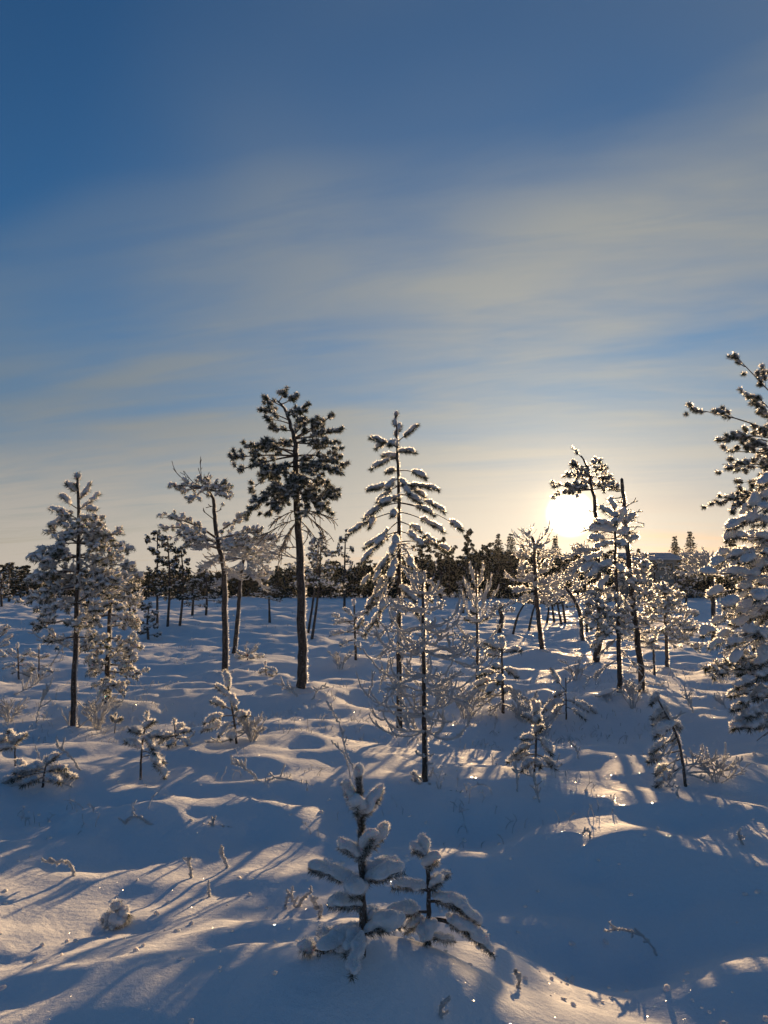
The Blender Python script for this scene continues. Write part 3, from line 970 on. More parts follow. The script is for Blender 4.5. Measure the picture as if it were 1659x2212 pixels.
def cone_pine():
    T = Tree('pine_tree', 'conical young pine in the centre with drooping pads of snow', 'pine tree', FOOT['cone'], 'bog pines')
    T.trunk([(862, 1500), (862, 1380), (862, 1250), (862, 1120), (860, 1020), (857, 950), (855, 900)], 0.036, 0.008, rime=0.18, n=40)
    L = Limb(3)
    for py, dx in ((897, 0), (915, -4), (925, 8), (938, 0), (960, 2)):
        tuft(L, T.P(856 + dx, py, ru(-.03, .03)), (dx * .02, 0, 1), .05, 1.2, 90, .045, .004)
    tube(L.w, [T.P(858, 965), T.P(855, 892)], [.01, .006])
    L.finish(T, 'leader_shoot')
    b = dict(bl=.082, bw=.040, nb=1, nl=.045, nn=130, w=.004, r0=.008, frost=.35)
    px_limbs(T, [(960, 890, 928, 0, -.1), (965, 815, 950, 0, .05, dict(nb=2)), (960, 845, 958, -.15, 0), (975, 886, 975, -.1, .1), (985, 838, 985, .1, .08), (995, 815, 1005, 0, .08),
                 (1020, 905, 1025, .0, .2, dict(start=.8)), (1020, 842, 1018, .15, .1), (1042, 808, 1055, 0, .08, dict(nb=2)), (1040, 840, 1050, -.25, .1), (1055, 825, 1075, -.1, .1),
                 (1042, 935, 1055, 0, .1, dict(nb=2)), (1040, 880, 1060, -.3, .1), (1050, 910, 1068, .2, .1), (1070, 948, 1098, .0, .12), (1075, 900, 1080, -.25, .1)], limb_load, 2, **b)
    px_limbs(T, [(1095, 985, 1135, 0, .1, dict(nb=1, start=.85)), (1100, 765, 1145, 0, .15, dict(nb=3)), (1095, 800, 1110, -.1, .12, dict(nb=2)), (1085, 830, 1085, -.35, .1, dict(nb=2)), (1100, 850, 1110, -.4, .1),
                 (1095, 925, 1105, -.2, .1), (1110, 945, 1140, .2, .12), (1130, 930, 1165, -.1, .12), (1140, 790, 1205, .0, .15, dict(nb=2)), (1135, 820, 1170, -.25, .12, dict(nb=2)), (1150, 800, 1175, .2, .1),
                 (1160, 960, 1185, .1, .15), (1150, 905, 1170, -.35, .1), (1145, 850, 1190, -.4, .1), (1180, 815, 1245, -.1, .15, dict(nb=2)), (1190, 790, 1255, .1, .15), (1200, 845, 1240, -.4, .12), (1190, 890, 1220, -.35, .12)],
        limb_load, 2, **{**b, 'bl': .092, 'bw': .046})
    px_limbs(T, [(1230, 800, 1300, .0, .15), (1240, 778, 1345, .05, .2), (1250, 825, 1310, -.3, .12), (1260, 890, 1290, -.3, .12), (1270, 920, 1290, .1, .12), (1290, 795, 1360, .2, .15), (1300, 850, 1330, -.4, .1), (1300, 920, 1350, .2, .1)],
        limb_load, 2, 'needle_f', **{**b, 'bl': .075, 'bw': .046, 'nb': 2, 'frost': .9})
    px_limbs(T, [(1160, 885, 1200, -.3, .1), (1210, 900, 1260, -.2, .12), (1220, 945, 1270, .1, .12), (1330, 800, 1400, .1, .12), (1350, 830, 1420, -.2, .1), (1360, 910, 1420, .1, .1), (1400, 820, 1480, .0, .1), (1420, 900, 1480, .1, .1), (1250, 820, 1280, -.3, .1)],
        limb_frost, 1, r0=.009, ntw=10, tw=(.08, .28), curl=-.1)

def bare_tree():
    T = Tree('dead_pine', 'bare young conifer with upswept frost-coated branches in the centre', 'dead tree', FOOT['bare'])
    T.trunk([(918, 1650), (916, 1550), (915, 1450), (914, 1350), (913, 1280), (912, 1232)], 0.024, 0.006, m='bark', rime=0.35, n=36)
    # candelabra branches: out, then curving up
    L = None
    rows = [(1262, .10, 5), (1290, .15, 5), (1318, .20, 6), (1350, .24, 6), (1385, .30, 6), (1420, .34, 6), (1455, .36, 6), (1490, .34, 5), (1520, .33, 5), (1550, .24, 3), (1585, .3, 4), (1640, .07, 3), (1680, .08, 3)]
    for py, rch, n in rows:
        a = T.tp(py + ru(-8, 8))
        a0 = random.random() * 6
        for k in range(n + 1):
            az = a0 + k * 6.283 / (n + 1) + ru(-.5, .5)
            l = rch * ru(.6, 1.25) * 1.22
            d = np.array((math.cos(az), math.sin(az), 0))
            lift = l * (ru(.15, .7) if random.random() < .75 else ru(-.25, .1))
            if py > 1560: lift = l * ru(-.1, .4)
            e = a + d * l + np.array((0, 0, lift))
            P = bez(a, a + d * l * ru(.55, .95) + np.array((0, 0, -ru(.05, .28) * l)), e, 14)
            P[1:] += np.cumsum(rng.normal(size=(13, 3)) * l * .016, axis=0)
            L = Limb(1)
            r0 = ru(.0085, .0125)
            frosty(L, P, np.linspace(r0, r0 * .8, 14), 1.0, 5)
            for _ in range(random.randint(2, 4) if l > .14 else 1):
                j = random.randint(3, 12)
                d2 = nrm(nrm(P[j + 1] - P[j]) + rng.normal(size=3) * .6)
                l2 = l * ru(.2, .55)
                Q = bez(P[j], P[j] + d2 * l2 * .6 - np.array((0, 0, .1 * l2)), P[j] + d2 * l2 * .8 + np.array((0, 0, l2 * ru(-.1, .7))), 8)
                Q[1:] += rng.normal(size=(7, 3)) * l2 * .02
                frosty(L, Q, np.linspace(r0 * .85, r0 * .6, 8), 1.0, 4)
                if random.random() < .5:
                    d3 = nrm(d2 + rng.normal(size=3) * .7 + np.array((0, 0, .3)))
                    l3 = l2 * ru(.3, .6)
                    frosty(L, bez(Q[4], Q[4] + d3 * l3 * .5, Q[4] + d3 * l3 + np.array((0, 0, l3 * .2)), 5), np.linspace(r0 * .7, r0 * .55, 5), 1.0, 4)
            L.finish(T)
    px_limbs(T, [(1545, 818, 1535, .0, .0, dict(ntw=0)), (1690, 893, 1668, -.05, -.1, dict(ntw=0)), (1648, 935, 1650, -.05, -.1, dict(ntw=0)), (1585, 805, 1560, .1, -.35, dict(ntw=3)), (1600, 935, 1560, -.05, -.4, dict(ntw=1))], limb_frost, 1, r0=.010, tw=(.05, .15))
    L = Limb(2); pad(L, T.P(897, 1680), (-.2, 0, 1), .035, .03, 1, 40, .03); tube(L.w, [T.tp(1695), T.P(900, 1690), T.P(897, 1675)], .006); L.finish(T)

def bare2():
    T = Tree('dead_pine', 'bare frosted sapling with forked upswept twigs right of the centre pines', 'dead tree', FOOT['bare2'])
    T.trunk([(1031, 1420), (1030, 1350), (1029, 1290), (1030, 1226)], 0.026, 0.008, m='twig', rime=0.4)
    px_limbs(T, [(1265, 1015, 1228, 0, -.3), (1265, 1040, 1245, 0, -.3), (1300, 1003, 1262, 0, -.35), (1300, 1058, 1265, 0, -.35), (1320, 1012, 1270, -.2, -.3), (1325, 1048, 1275, -.2, -.3), (1345, 1000, 1300, .1, -.3), (1345, 1068, 1275, .1, -.4), (1380, 985, 1350, .1, -.35), (1390, 1075, 1355, .1, -.35), (1420, 990, 1390, 0, -.3), (1430, 1065, 1400, 0, -.3), (1400, 1010, 1370, -.3, -.3), (1440, 1040, 1425, -.3, -.3)],
        limb_frost, 1, r0=.015, ntw=4, tw=(.1, .25), curl=1.0)
    px_limbs(T, [(1330, 1022, 1322, -.1, 0), (1350, 1015, 1340, -.05, 0), (1350, 1045, 1338, -.1, 0), (1400, 1050, 1395, 0, 0), (1385, 1012, 1380, 0, 0)], limb_load, 1, bl=.10, bw=.06, nb=1, r0=.012)

def stub():
    T = Tree('dead_pine', 'stunted leaning dead pine with one snowy arm pointing right', 'dead tree', FOOT['stub'])
    T.trunk([(1079, 1360), (1083, 1335), (1080, 1318), (1088, 1308)], 0.085, 0.04, m='bark', rime=0.3, n=16)
    px_limbs(T, [(1315, 1108, 1302, 0, .1), (1315, 1065, 1318, 0, .1), (1325, 1105, 1318, -.3, .1), (1320, 1075, 1310, -.3, .1), (1330, 1060, 1330, .3, .1)], limb_ball, 1, 'needle_f', tr=.07, ntw=7, r0=.02, frost=1., tw=(.1, .2), nn=14)

def sapj():
    T = Tree('pine_sapling', 'thin sapling with plump snow clumps in front of the bare forked sapling', 'sapling', FOOT['sapj'], 'snowy saplings')
    T.trunk([(1086, 1500), (1085, 1450), (1084, 1400), (1084, 1393)], 0.022, 0.008, m='twig')
    px_limbs(T, [(1410, 1112, 1405, 0, .1), (1405, 1062, 1395, 0, -.1), (1420, 1060, 1412, .1, 0), (1395, 1084, 1390, 0, 0), (1445, 1108, 1455, .1, .15), (1450, 1048, 1455, 0, .1), (1445, 1070, 1440, -.2, .1), (1470, 1035, 1480, .1, .15), (1475, 1060, 1490, -.2, .1), (1500, 1095, 1490, .1, .1), (1480, 1020, 1500, .1, .1), (1460, 1078, 1470, -.2, .1)],
        limb_load, 2, bl=.08, bw=.055, nb=1, nn=60, r0=.009, frost=.8)
    px_limbs(T, [(1480, 1140, 1520, .1, .1), (1490, 1020, 1545, -.1, .1), (1510, 1050, 1560, -.2, .1), (1520, 1125, 1545, -.1, .1), (1500, 1000, 1525, .1, .1)], limb_frost, 1, r0=.011, ntw=8, tw=(.1, .25), curl=.1)

def mid_pine():
    T = Tree('pine_tree', 'frosted pine with a slightly curved bare trunk between the bare saplings and the sun', 'pine tree', FOOT['mid'], 'bog pines')
    T.trunk([(1169, 1390), (1162, 1330), (1157, 1280), (1155, 1220), (1154, 1180), (1150, 1160)], 0.052, 0.025, rime=0.22)
    f = dict(r0=.017, ntw=15, tw=(.1, .32), curl=.55, frost=.95)
    px_limbs(T, [(1180, 1110, 1158, 0, .05), (1178, 1140, 1150, .3, 0), (1180, 1180, 1150, 0, -.05), (1185, 1195, 1165, .2, 0), (1190, 1125, 1180, -.4, .1), (1195, 1190, 1195, -.3, .1), (1210, 1200, 1200, .2, 0), (1200, 1120, 1200, .2, .08)], limb_frost, 1, **{**f, 'ntw': 10, 'r0': .014})
    px_limbs(T, [(1265, 1104, 1252, 0, .0), (1265, 1125, 1235, .4, .0), (1270, 1115, 1280, -.3, .06), (1270, 1215, 1265, 0, .06), (1260, 1205, 1245, .3, 0), (1275, 1200, 1290, -.3, .1), (1285, 1130, 1305, -.2, .12), (1285, 1190, 1310, .3, .12), (1250, 1130, 1255, -.5, .0), (1255, 1185, 1260, -.5, 0), (1240, 1185, 1225, .3, -.05), (1235, 1130, 1225, .3, -.05)], limb_frost, 1, **f)
    fill_limbs(T, 8, 1290, 1180, lerp((0, .45), (1, .3)), limb_ball, 0, .05, needle='needle_f', tr=.05, ntw=7, r0=.015, frost=1.1, nn=14)

def curve_pine():
    T = Tree('pine_tree', 'frosted pine whose thin trunk bows leftward under its crown, left of the sunlit pine', 'pine tree', FOOT['curve'], 'bog pines')
    T.trunk([(1256, 1360), (1252, 1325), (1240, 1295), (1222, 1270), (1205, 1258)], 0.06, 0.03, rime=0.3)
    px_limbs(T, [(1290, 1195, 1270, 0, .1), (1280, 1180, 1290, .3, .1), (1275, 1230, 1300, .3, .1), (1300, 1270, 1290, .2, .1), (1270, 1200, 1300, -.4, .1), (1265, 1190, 1255, .5, .05), (1265, 1215, 1250, -.3, 0)], limb_frost, 1, r0=.02, ntw=14, tw=(.15, .4), curl=.2)
    T = Tree('pine_tree', 'thin straight frosted pine just right of the bowed trunk', 'pine tree', FOOT['curve2'], 'bog pines')
    T.trunk([(1268, 1330), (1266, 1290), (1264, 1240), (1262, 1200)], 0.045, 0.02, rime=0.3)
    px_limbs(T, [(1260, 1230, 1250, 0, .1), (1250, 1295, 1245, .2, .1), (1240, 1240, 1225, .3, .05), (1230, 1280, 1215, -.3, .05), (1215, 1250, 1190, 0, 0), (1220, 1285, 1190, .2, 0), (1255, 1235, 1275, -.3, .1)], limb_frost, 1, r0=.022, ntw=14, tw=(.15, .45), curl=.3)

def sun_pine():
    T = Tree('pine_tree', 'thin-topped pine standing across the right edge of the sun', 'pine tree', FOOT['sunp'], 'bog pines')
    T.trunk([(1290, 1400), (1296, 1340), (1293, 1250), (1290, 1180), (1286, 1120), (1283, 1075), (1275, 1040), (1268, 1010), (1255, 985)], 0.060, 0.012, rime=0.15, n=40)
    b = dict(tr=.045, ntw=9, r0=.012, frost=.15, tw=(.06, .2), nl=.05, nn=22, snow=.7)
    px_limbs(T, [(990, 1246, 978, 0, 0, dict(ntw=3)), (1010, 1285, 1000, 0, -.1, dict(ntw=6)), (1005, 1240, 1005, .1, 0), (1030, 1308, 1032, 0, -.05), (1025, 1225, 1028, 0, .02), (1035, 1260, 1015, .2, 0), (1030, 1250, 1030, -.2, 0), (1020, 1300, 1015, .1, 0)], limb_ball, 1, **b)
    px_limbs(T, [(1055, 1195, 1042, 0, -.08, dict(ntw=5)), (1062, 1205, 1070, .1, .06), (1058, 1225, 1050, -.3, .03), (1055, 1330, 1052, 0, .02), (1050, 1320, 1045, .3, 0), (1058, 1250, 1055, -.4, .02), (1052, 1270, 1042, .3, 0), (1060, 1235, 1062, .3, .03)], limb_ball, 1, **{**b, 'ntw': 12})
    px_limbs(T, [(1090, 1320, 1100, 0, .1, dict(ntw=2)), (1110, 1265, 1105, .1, 0, dict(ntw=2)), (1140, 1255, 1150, 0, .05, dict(ntw=5)), (1150, 1310, 1150, .1, .1, dict(ntw=3))], limb_frost, 1, r0=.012, tw=(.08, .25), frost=.5)
    px_limbs(T, [(1180, 1215, 1210, 0, .1), (1190, 1235, 1230, .3, .1), (1200, 1230, 1250, -.2, .1), (1210, 1330, 1235, .2, .1), (1230, 1250, 1270, .2, .1), (1240, 1215, 1255, .4, .1), (1250, 1265, 1305, -.2, .1), (1270, 1320, 1290, .2, .1), (1195, 1260, 1190, .3, 0), (1300, 1270, 1340, .1, .1)], limb_frost, 1, r0=.018, ntw=14, tw=(.12, .35), curl=.3)

def tall_sap():
    T = Tree('pine_sapling', 'tall sapling with big round snow clumps leaning against the broken snag', 'sapling', FOOT['tallsap'], 'snowy saplings')
    T.trunk([(1338, 1450), (1336, 1380), (1333, 1300), (1330, 1220), (1328, 1150), (1326, 1085)], 0.034, 0.010, rime=0.2, n=36)
    b = dict(bl=.085, bw=.065, nb=1, nn=40, r0=.009, frost=.5, w=.004)
    px_limbs(T, [(1100, 1322, 1088, 0, 0), (1120, 1308, 1105, 0, 0), (1118, 1330, 1115, -.1, 0), (1140, 1300, 1130, 0, .05), (1140, 1330, 1130, -.2, .05), (1155, 1290, 1145, .1, 0, dict(bl=.12, bw=.1)), (1165, 1283, 1165, -.1, 0), (1170, 1300, 1180, -.1, .1, dict(bl=.11)), (1160, 1352, 1150, .1, .1), (1150, 1345, 1110, .1, .0), (1180, 1345, 1175, -.2, .1),
                 (1200, 1275, 1205, 0, .1), (1215, 1265, 1232, .0, .1, dict(nb=2)), (1220, 1280, 1240, -.3, .1, dict(nb=2)), (1215, 1305, 1225, -.3, .1), (1230, 1340, 1230, -.3, .1), (1240, 1300, 1260, -.2, .1)], limb_load, 2, **b)
    px_limbs(T, [(1270, 1275, 1300, 0, .1), (1290, 1265, 1330, .1, .1), (1280, 1300, 1310, -.3, .1), (1300, 1360, 1320, .1, .1), (1320, 1280, 1350, -.1, .1), (1330, 1350, 1370, -.1, .1), (1340, 1300, 1380, -.2, .1), (1310, 1320, 1330, -.3, .1), (1350, 1285, 1400, .1, .1), (1250, 1365, 1265, .2, .1)], limb_ball, 1, 'needle_f', tr=.05, ntw=8, r0=.011, frost=1., nn=14, tw=(.08, .2))
    px_limbs(T, [(1380, 1290, 1420, .1, .1), (1400, 1370, 1440, .1, .1), (1430, 1285, 1465, .0, .12), (1460, 1370, 1500, .1, .1), (1480, 1305, 1510, -.1, .1), (1500, 1360, 1520, -.1, .1)], limb_frost, 1, r0=.010, ntw=9, tw=(.08, .25), curl=-.2)

def snag():
    T = Tree('broken_pine', 'broken snag with a bare snapped top and stubby side branches beside the sun', 'pine tree', FOOT['snag'])
    T.trunk([(1385, 1460), (1375, 1370), (1366, 1290), (1357, 1200), (1350, 1120), (1343, 1035)], 0.046, 0.022, rime=0.15, n=40)
    px_limbs(T, [(1095, 1378, 1082, 0, .15, dict(ntw=1)), (1110, 1388, 1105, 0, .1, dict(ntw=2)), (1142, 1390, 1138, 0, .02, dict(ntw=0)), (1060, 1330, 1062, 0, 0, dict(ntw=1)), (1075, 1318, 1078, 0, 0, dict(ntw=1)), (1120, 1328, 1116, 0, 0, dict(ntw=1)), (1150, 1375, 1160, 0, .1, dict(ntw=1))], limb_frost, 1, r0=.014, tw=(.06, .12), frost=.35)
    px_limbs(T, [(1120, 1366, 1118, -.05, 0), (1140, 1350, 1128, -.1, 0), (1155, 1348, 1152, -.12, 0), (1170, 1368, 1165, -.08, 0), (1175, 1340, 1180, -.1, 0)], limb_load, 2, bl=.06, bw=.06, nb=1, r0=.01, nn=20)
    px_limbs(T, [(1220, 1392, 1225, 0, .1), (1235, 1388, 1240, .2, .1), (1260, 1390, 1262, 0, .1), (1300, 1408, 1308, 0, .15), (1240, 1335, 1250, -.2, .1), (1280, 1395, 1285, -.2, .1), (1330, 1400, 1350, .1, .15), (1340, 1345, 1350, -.1, .1), (1380, 1405, 1395, .1, .15)], limb_ball, 1, 'needle_f', tr=.055, ntw=6, r0=.012, frost=1., nn=14, tw=(.08, .2))
    fill_limbs(T, 26, 1480, 1080, lerp((0, .3), (.6, .28), (1, .12)), limb_frost, .0, .05, r0=.009, ntw=4, tw=(.05, .2), curl=.2)
    px_limbs(T, [(1490, 1375, 1530, -.1, .1), (1500, 1400, 1510, -.1, .1)], limb_frost, 1, r0=.010, ntw=6, tw=(.05, .2))

def small_pine():
    T = Tree('pine_tree', 'small bushy frosted pine right of the broken snag', 'pine tree', FOOT['smallp'], 'bog pines')
    T.trunk([(1440, 1400), (1437, 1340), (1436, 1290), (1434, 1262)], 0.036, 0.015, m='twig', rime=0.25)
    fill_limbs(T, 26, 1390, 1268, lerp((0, .62), (.45, .55), (1, .12)), limb_ball, -.12, .1, needle='needle_f', tr=.055, ntw=8, r0=.013, frost=1.1, nn=14, tw=(.1, .22))
    px_limbs(T, [(1360, 1505, 1375, 0, .1), (1340, 1480, 1345, .2, .1), (1360, 1395, 1365, .1, .1), (1380, 1460, 1400, -.2, .1)], limb_frost, 1, r0=.012, ntw=8, tw=(.1, .3), curl=.1)
    T = Tree('broken_pole_tree', 'short bare broken stem beside the small bushy pine', 'dead tree', FOOT['pole'])
    T.trunk([(1413, 1440), (1411, 1403)], 0.022, 0.015, m='twig', rime=0.4, n=12)
    px_limbs(T, [(1455, 1424, 1448, 0, 0), (1458, 1405, 1450, 0, 0)], limb_frost, 1, r0=.012, ntw=1, tw=(.04, .1))

def right_pine():
    T = Tree('pine_tree', 'flat-crowned frosted pine on a straight stem near the right edge', 'pine tree', FOOT['rightp'], 'bog pines')
    T.trunk([(1541, 1360), (1540, 1300), (1538, 1250), (1534, 1215)], 0.06, 0.035, rime=0.5)
    f = dict(r0=.022, ntw=16, tw=(.15, .45), curl=.3)
    px_limbs(T, [(1240, 1485, 1205, 0, .1), (1235, 1480, 1225, .4, .1), (1230, 1500, 1200, -.4, .1), (1240, 1470, 1240, -.2, .12), (1225, 1560, 1200, .2, .05), (1230, 1590, 1215, 0, .05), (1245, 1580, 1250, .4, .1), (1235, 1530, 1195, -.5, .05), (1225, 1510, 1195, .6, .05)], limb_frost, 1, **f)
    px_limbs(T, [(1235, 1490, 1215, .2, .1), (1235, 1575, 1225, -.3, .1)], limb_ball, 1, 'needle_f', tr=.07, ntw=10, r0=.02, frost=1., nn=14)

def edge_pine():
    T = Tree('pine_tree', 'tall pine reaching in from the right edge with open clustered tufts', 'pine tree', FOOT['edge'], 'bog pines')
    T.trunk([(1758, 1400), (1752, 1200), (1745, 1000), (1738, 860), (1730, 760)], 0.11, 0.03, rime=0.1, n=40)
    b = dict(tr=.047, ntw=7, r0=.013, frost=.10, tw=(.08, .2), nl=.045, nn=80, w=.0045, snow=.45)
    px_limbs(T, [(930, 1590, 770, 0, -.06, dict(start=.45, ntw=9)), (960, 1615, 855, .2, .03, dict(start=.4, ntw=8)), (980, 1640, 860, -.3, .03), (900, 1650, 800, .3, .0),
                 (960, 1500, 885, 0, .10, dict(start=.55, ntw=9)), (990, 1560, 950, .1, .22, dict(start=.55, ntw=9)), (985, 1590, 945, -.2, .2, dict(start=.5, ntw=8)), (1000, 1615, 965, .0, .15, dict(ntw=9)),
                 (1010, 1580, 975, .3, .12, dict(ntw=8)), (1030, 1575, 1010, -.2, .1, dict(ntw=8)), (1040, 1600, 1000, .1, .1, dict(ntw=9)), (1080, 1538, 1088, 0, .1, dict(start=.7, ntw=3, tr=.032)), (1050, 1565, 1085, .1, .18, dict(start=.5, ntw=9)), (1060, 1585, 1100, -.1, .15, dict(ntw=9)), (1050, 1610, 1075, .2, .1, dict(ntw=9)), (1030, 1625, 1040, 0, .1, dict(ntw=9)), (930, 1640, 930, .2, .05, dict(ntw=9)), (1000, 1650, 960, -.3, .1, dict(ntw=9)), (940, 1645, 890, -.1, .05, dict(ntw=9))], limb_ball, 1, **b)
    px_limbs(T, [(1060, 1555, 1085, 0, .1), (1020, 1600, 1000, .2, .1), (1030, 1560, 1003, -.2, .1)], limb_frost, 1, r0=.008, ntw=6, tw=(.08, .25), frost=.3, curl=-.2)

def edge_low():
    T = Tree('pine_tree', 'broad pine at the right edge heaped with rounded snow clumps', 'pine tree', FOOT['edgelow'], 'bog pines')
    T.trunk([(1735, 1500), (1732, 1300), (1725, 1100), (1720, 1020)], 0.07, 0.02, rime=0.1)
    b = dict(bl=.075, bw=.068, nb=2, nn=70, nl=.045, w=.0045, r0=.01, frost=.8, snow=1.0)
    tips = [(1645, 1052), (1625, 1085), (1590, 1130), (1612, 1112), (1655, 1100), (1575, 1160), (1640, 1130), (1600, 1165), (1628, 1170), (1530, 1242), (1548, 1222), (1560, 1200), (1590, 1205), (1612, 1215),
            (1640, 1205), (1650, 1175), (1570, 1240), (1600, 1250), (1630, 1250), (1555, 1290), (1580, 1300), (1610, 1290), (1640, 1295), (1548, 1345), (1560, 1370), (1585, 1345), (1610, 1340), (1640, 1340),
            (1530, 1360), (1545, 1390), (1575, 1390), (1605, 1385), (1635, 1390), (1590, 1420), (1620, 1425), (1650, 1420), (1650, 1260), (1655, 1360)]
    sp = [(ty - 30 + ru(-80, 60), tx + ru(-8, 8), ty + ru(-8, 8), ru(-.5, .45), ru(-.05, .25), dict(nb=random.choice((1, 1, 2)))) for tx, ty in tips]
    px_limbs(T, sp, limb_load, 2, 'needle_f', **b)
    px_limbs(T, [(1410, 1530, 1445, .1, .1), (1420, 1560, 1440, 0, .1), (1415, 1595, 1450, -.1, .1), (1430, 1620, 1460, .1, .1), (1435, 1560, 1455, -.2, .1)], limb_ball, 1, 'needle_f', tr=.04, ntw=6, r0=.009, frost=1., tw=(.06, .16), nn=30, start=.5)
    px_limbs(T, [(1240, 1600, 1260, -.3, .1), (1300, 1590, 1320, -.3, .1), (1350, 1580, 1380, 0, .1), (1380, 1560, 1410, .2, .1), (1180, 1610, 1190, 0, .1)], limb_frost, 1, r0=.009, ntw=8, tw=(.08, .25), curl=-.2)
    lo = [(1588, 1500), (1600, 1480), (1620, 1475), (1645, 1460), (1590, 1530), (1610, 1515), (1635, 1500), (1600, 1555), (1592, 1570), (1620, 1545), (1645, 1535), (1625, 1570), (1650, 1565)]
    px_limbs(T, [(ty - 20, tx, ty, ru(-.5, -.1), ru(.05, .15)) for tx, ty in lo], limb_load, 2, 'needle_f', **{**b, 'bl': .055, 'bw': .048})
    px_limbs(T, [(1560, 1650, 1590, -.4, .1), (1540, 1635, 1600, -.5, .05)], limb_frost, 1, r0=.006, ntw=2, frost=.2, tw=(.05, .2))

for fn in (left_pine, left_back, bent_pine, lean_pine, dark_pine, cone_pine, bare_tree, bare2, stub, sapj, mid_pine, curve_pine, sun_pine, tall_sap, snag, small_pine, right_pine, edge_pine, edge_low):
    fn()

# ------------------------------------------------------------------ two saplings on the front mound
def blob_fur(fz, c, r):
    n = 150
    D = rng.normal(size=(n, 3)); D /= np.linalg.norm(D, axis=1)[:, None]
    spikes(fz, c + D * r, D, .008, .0022)

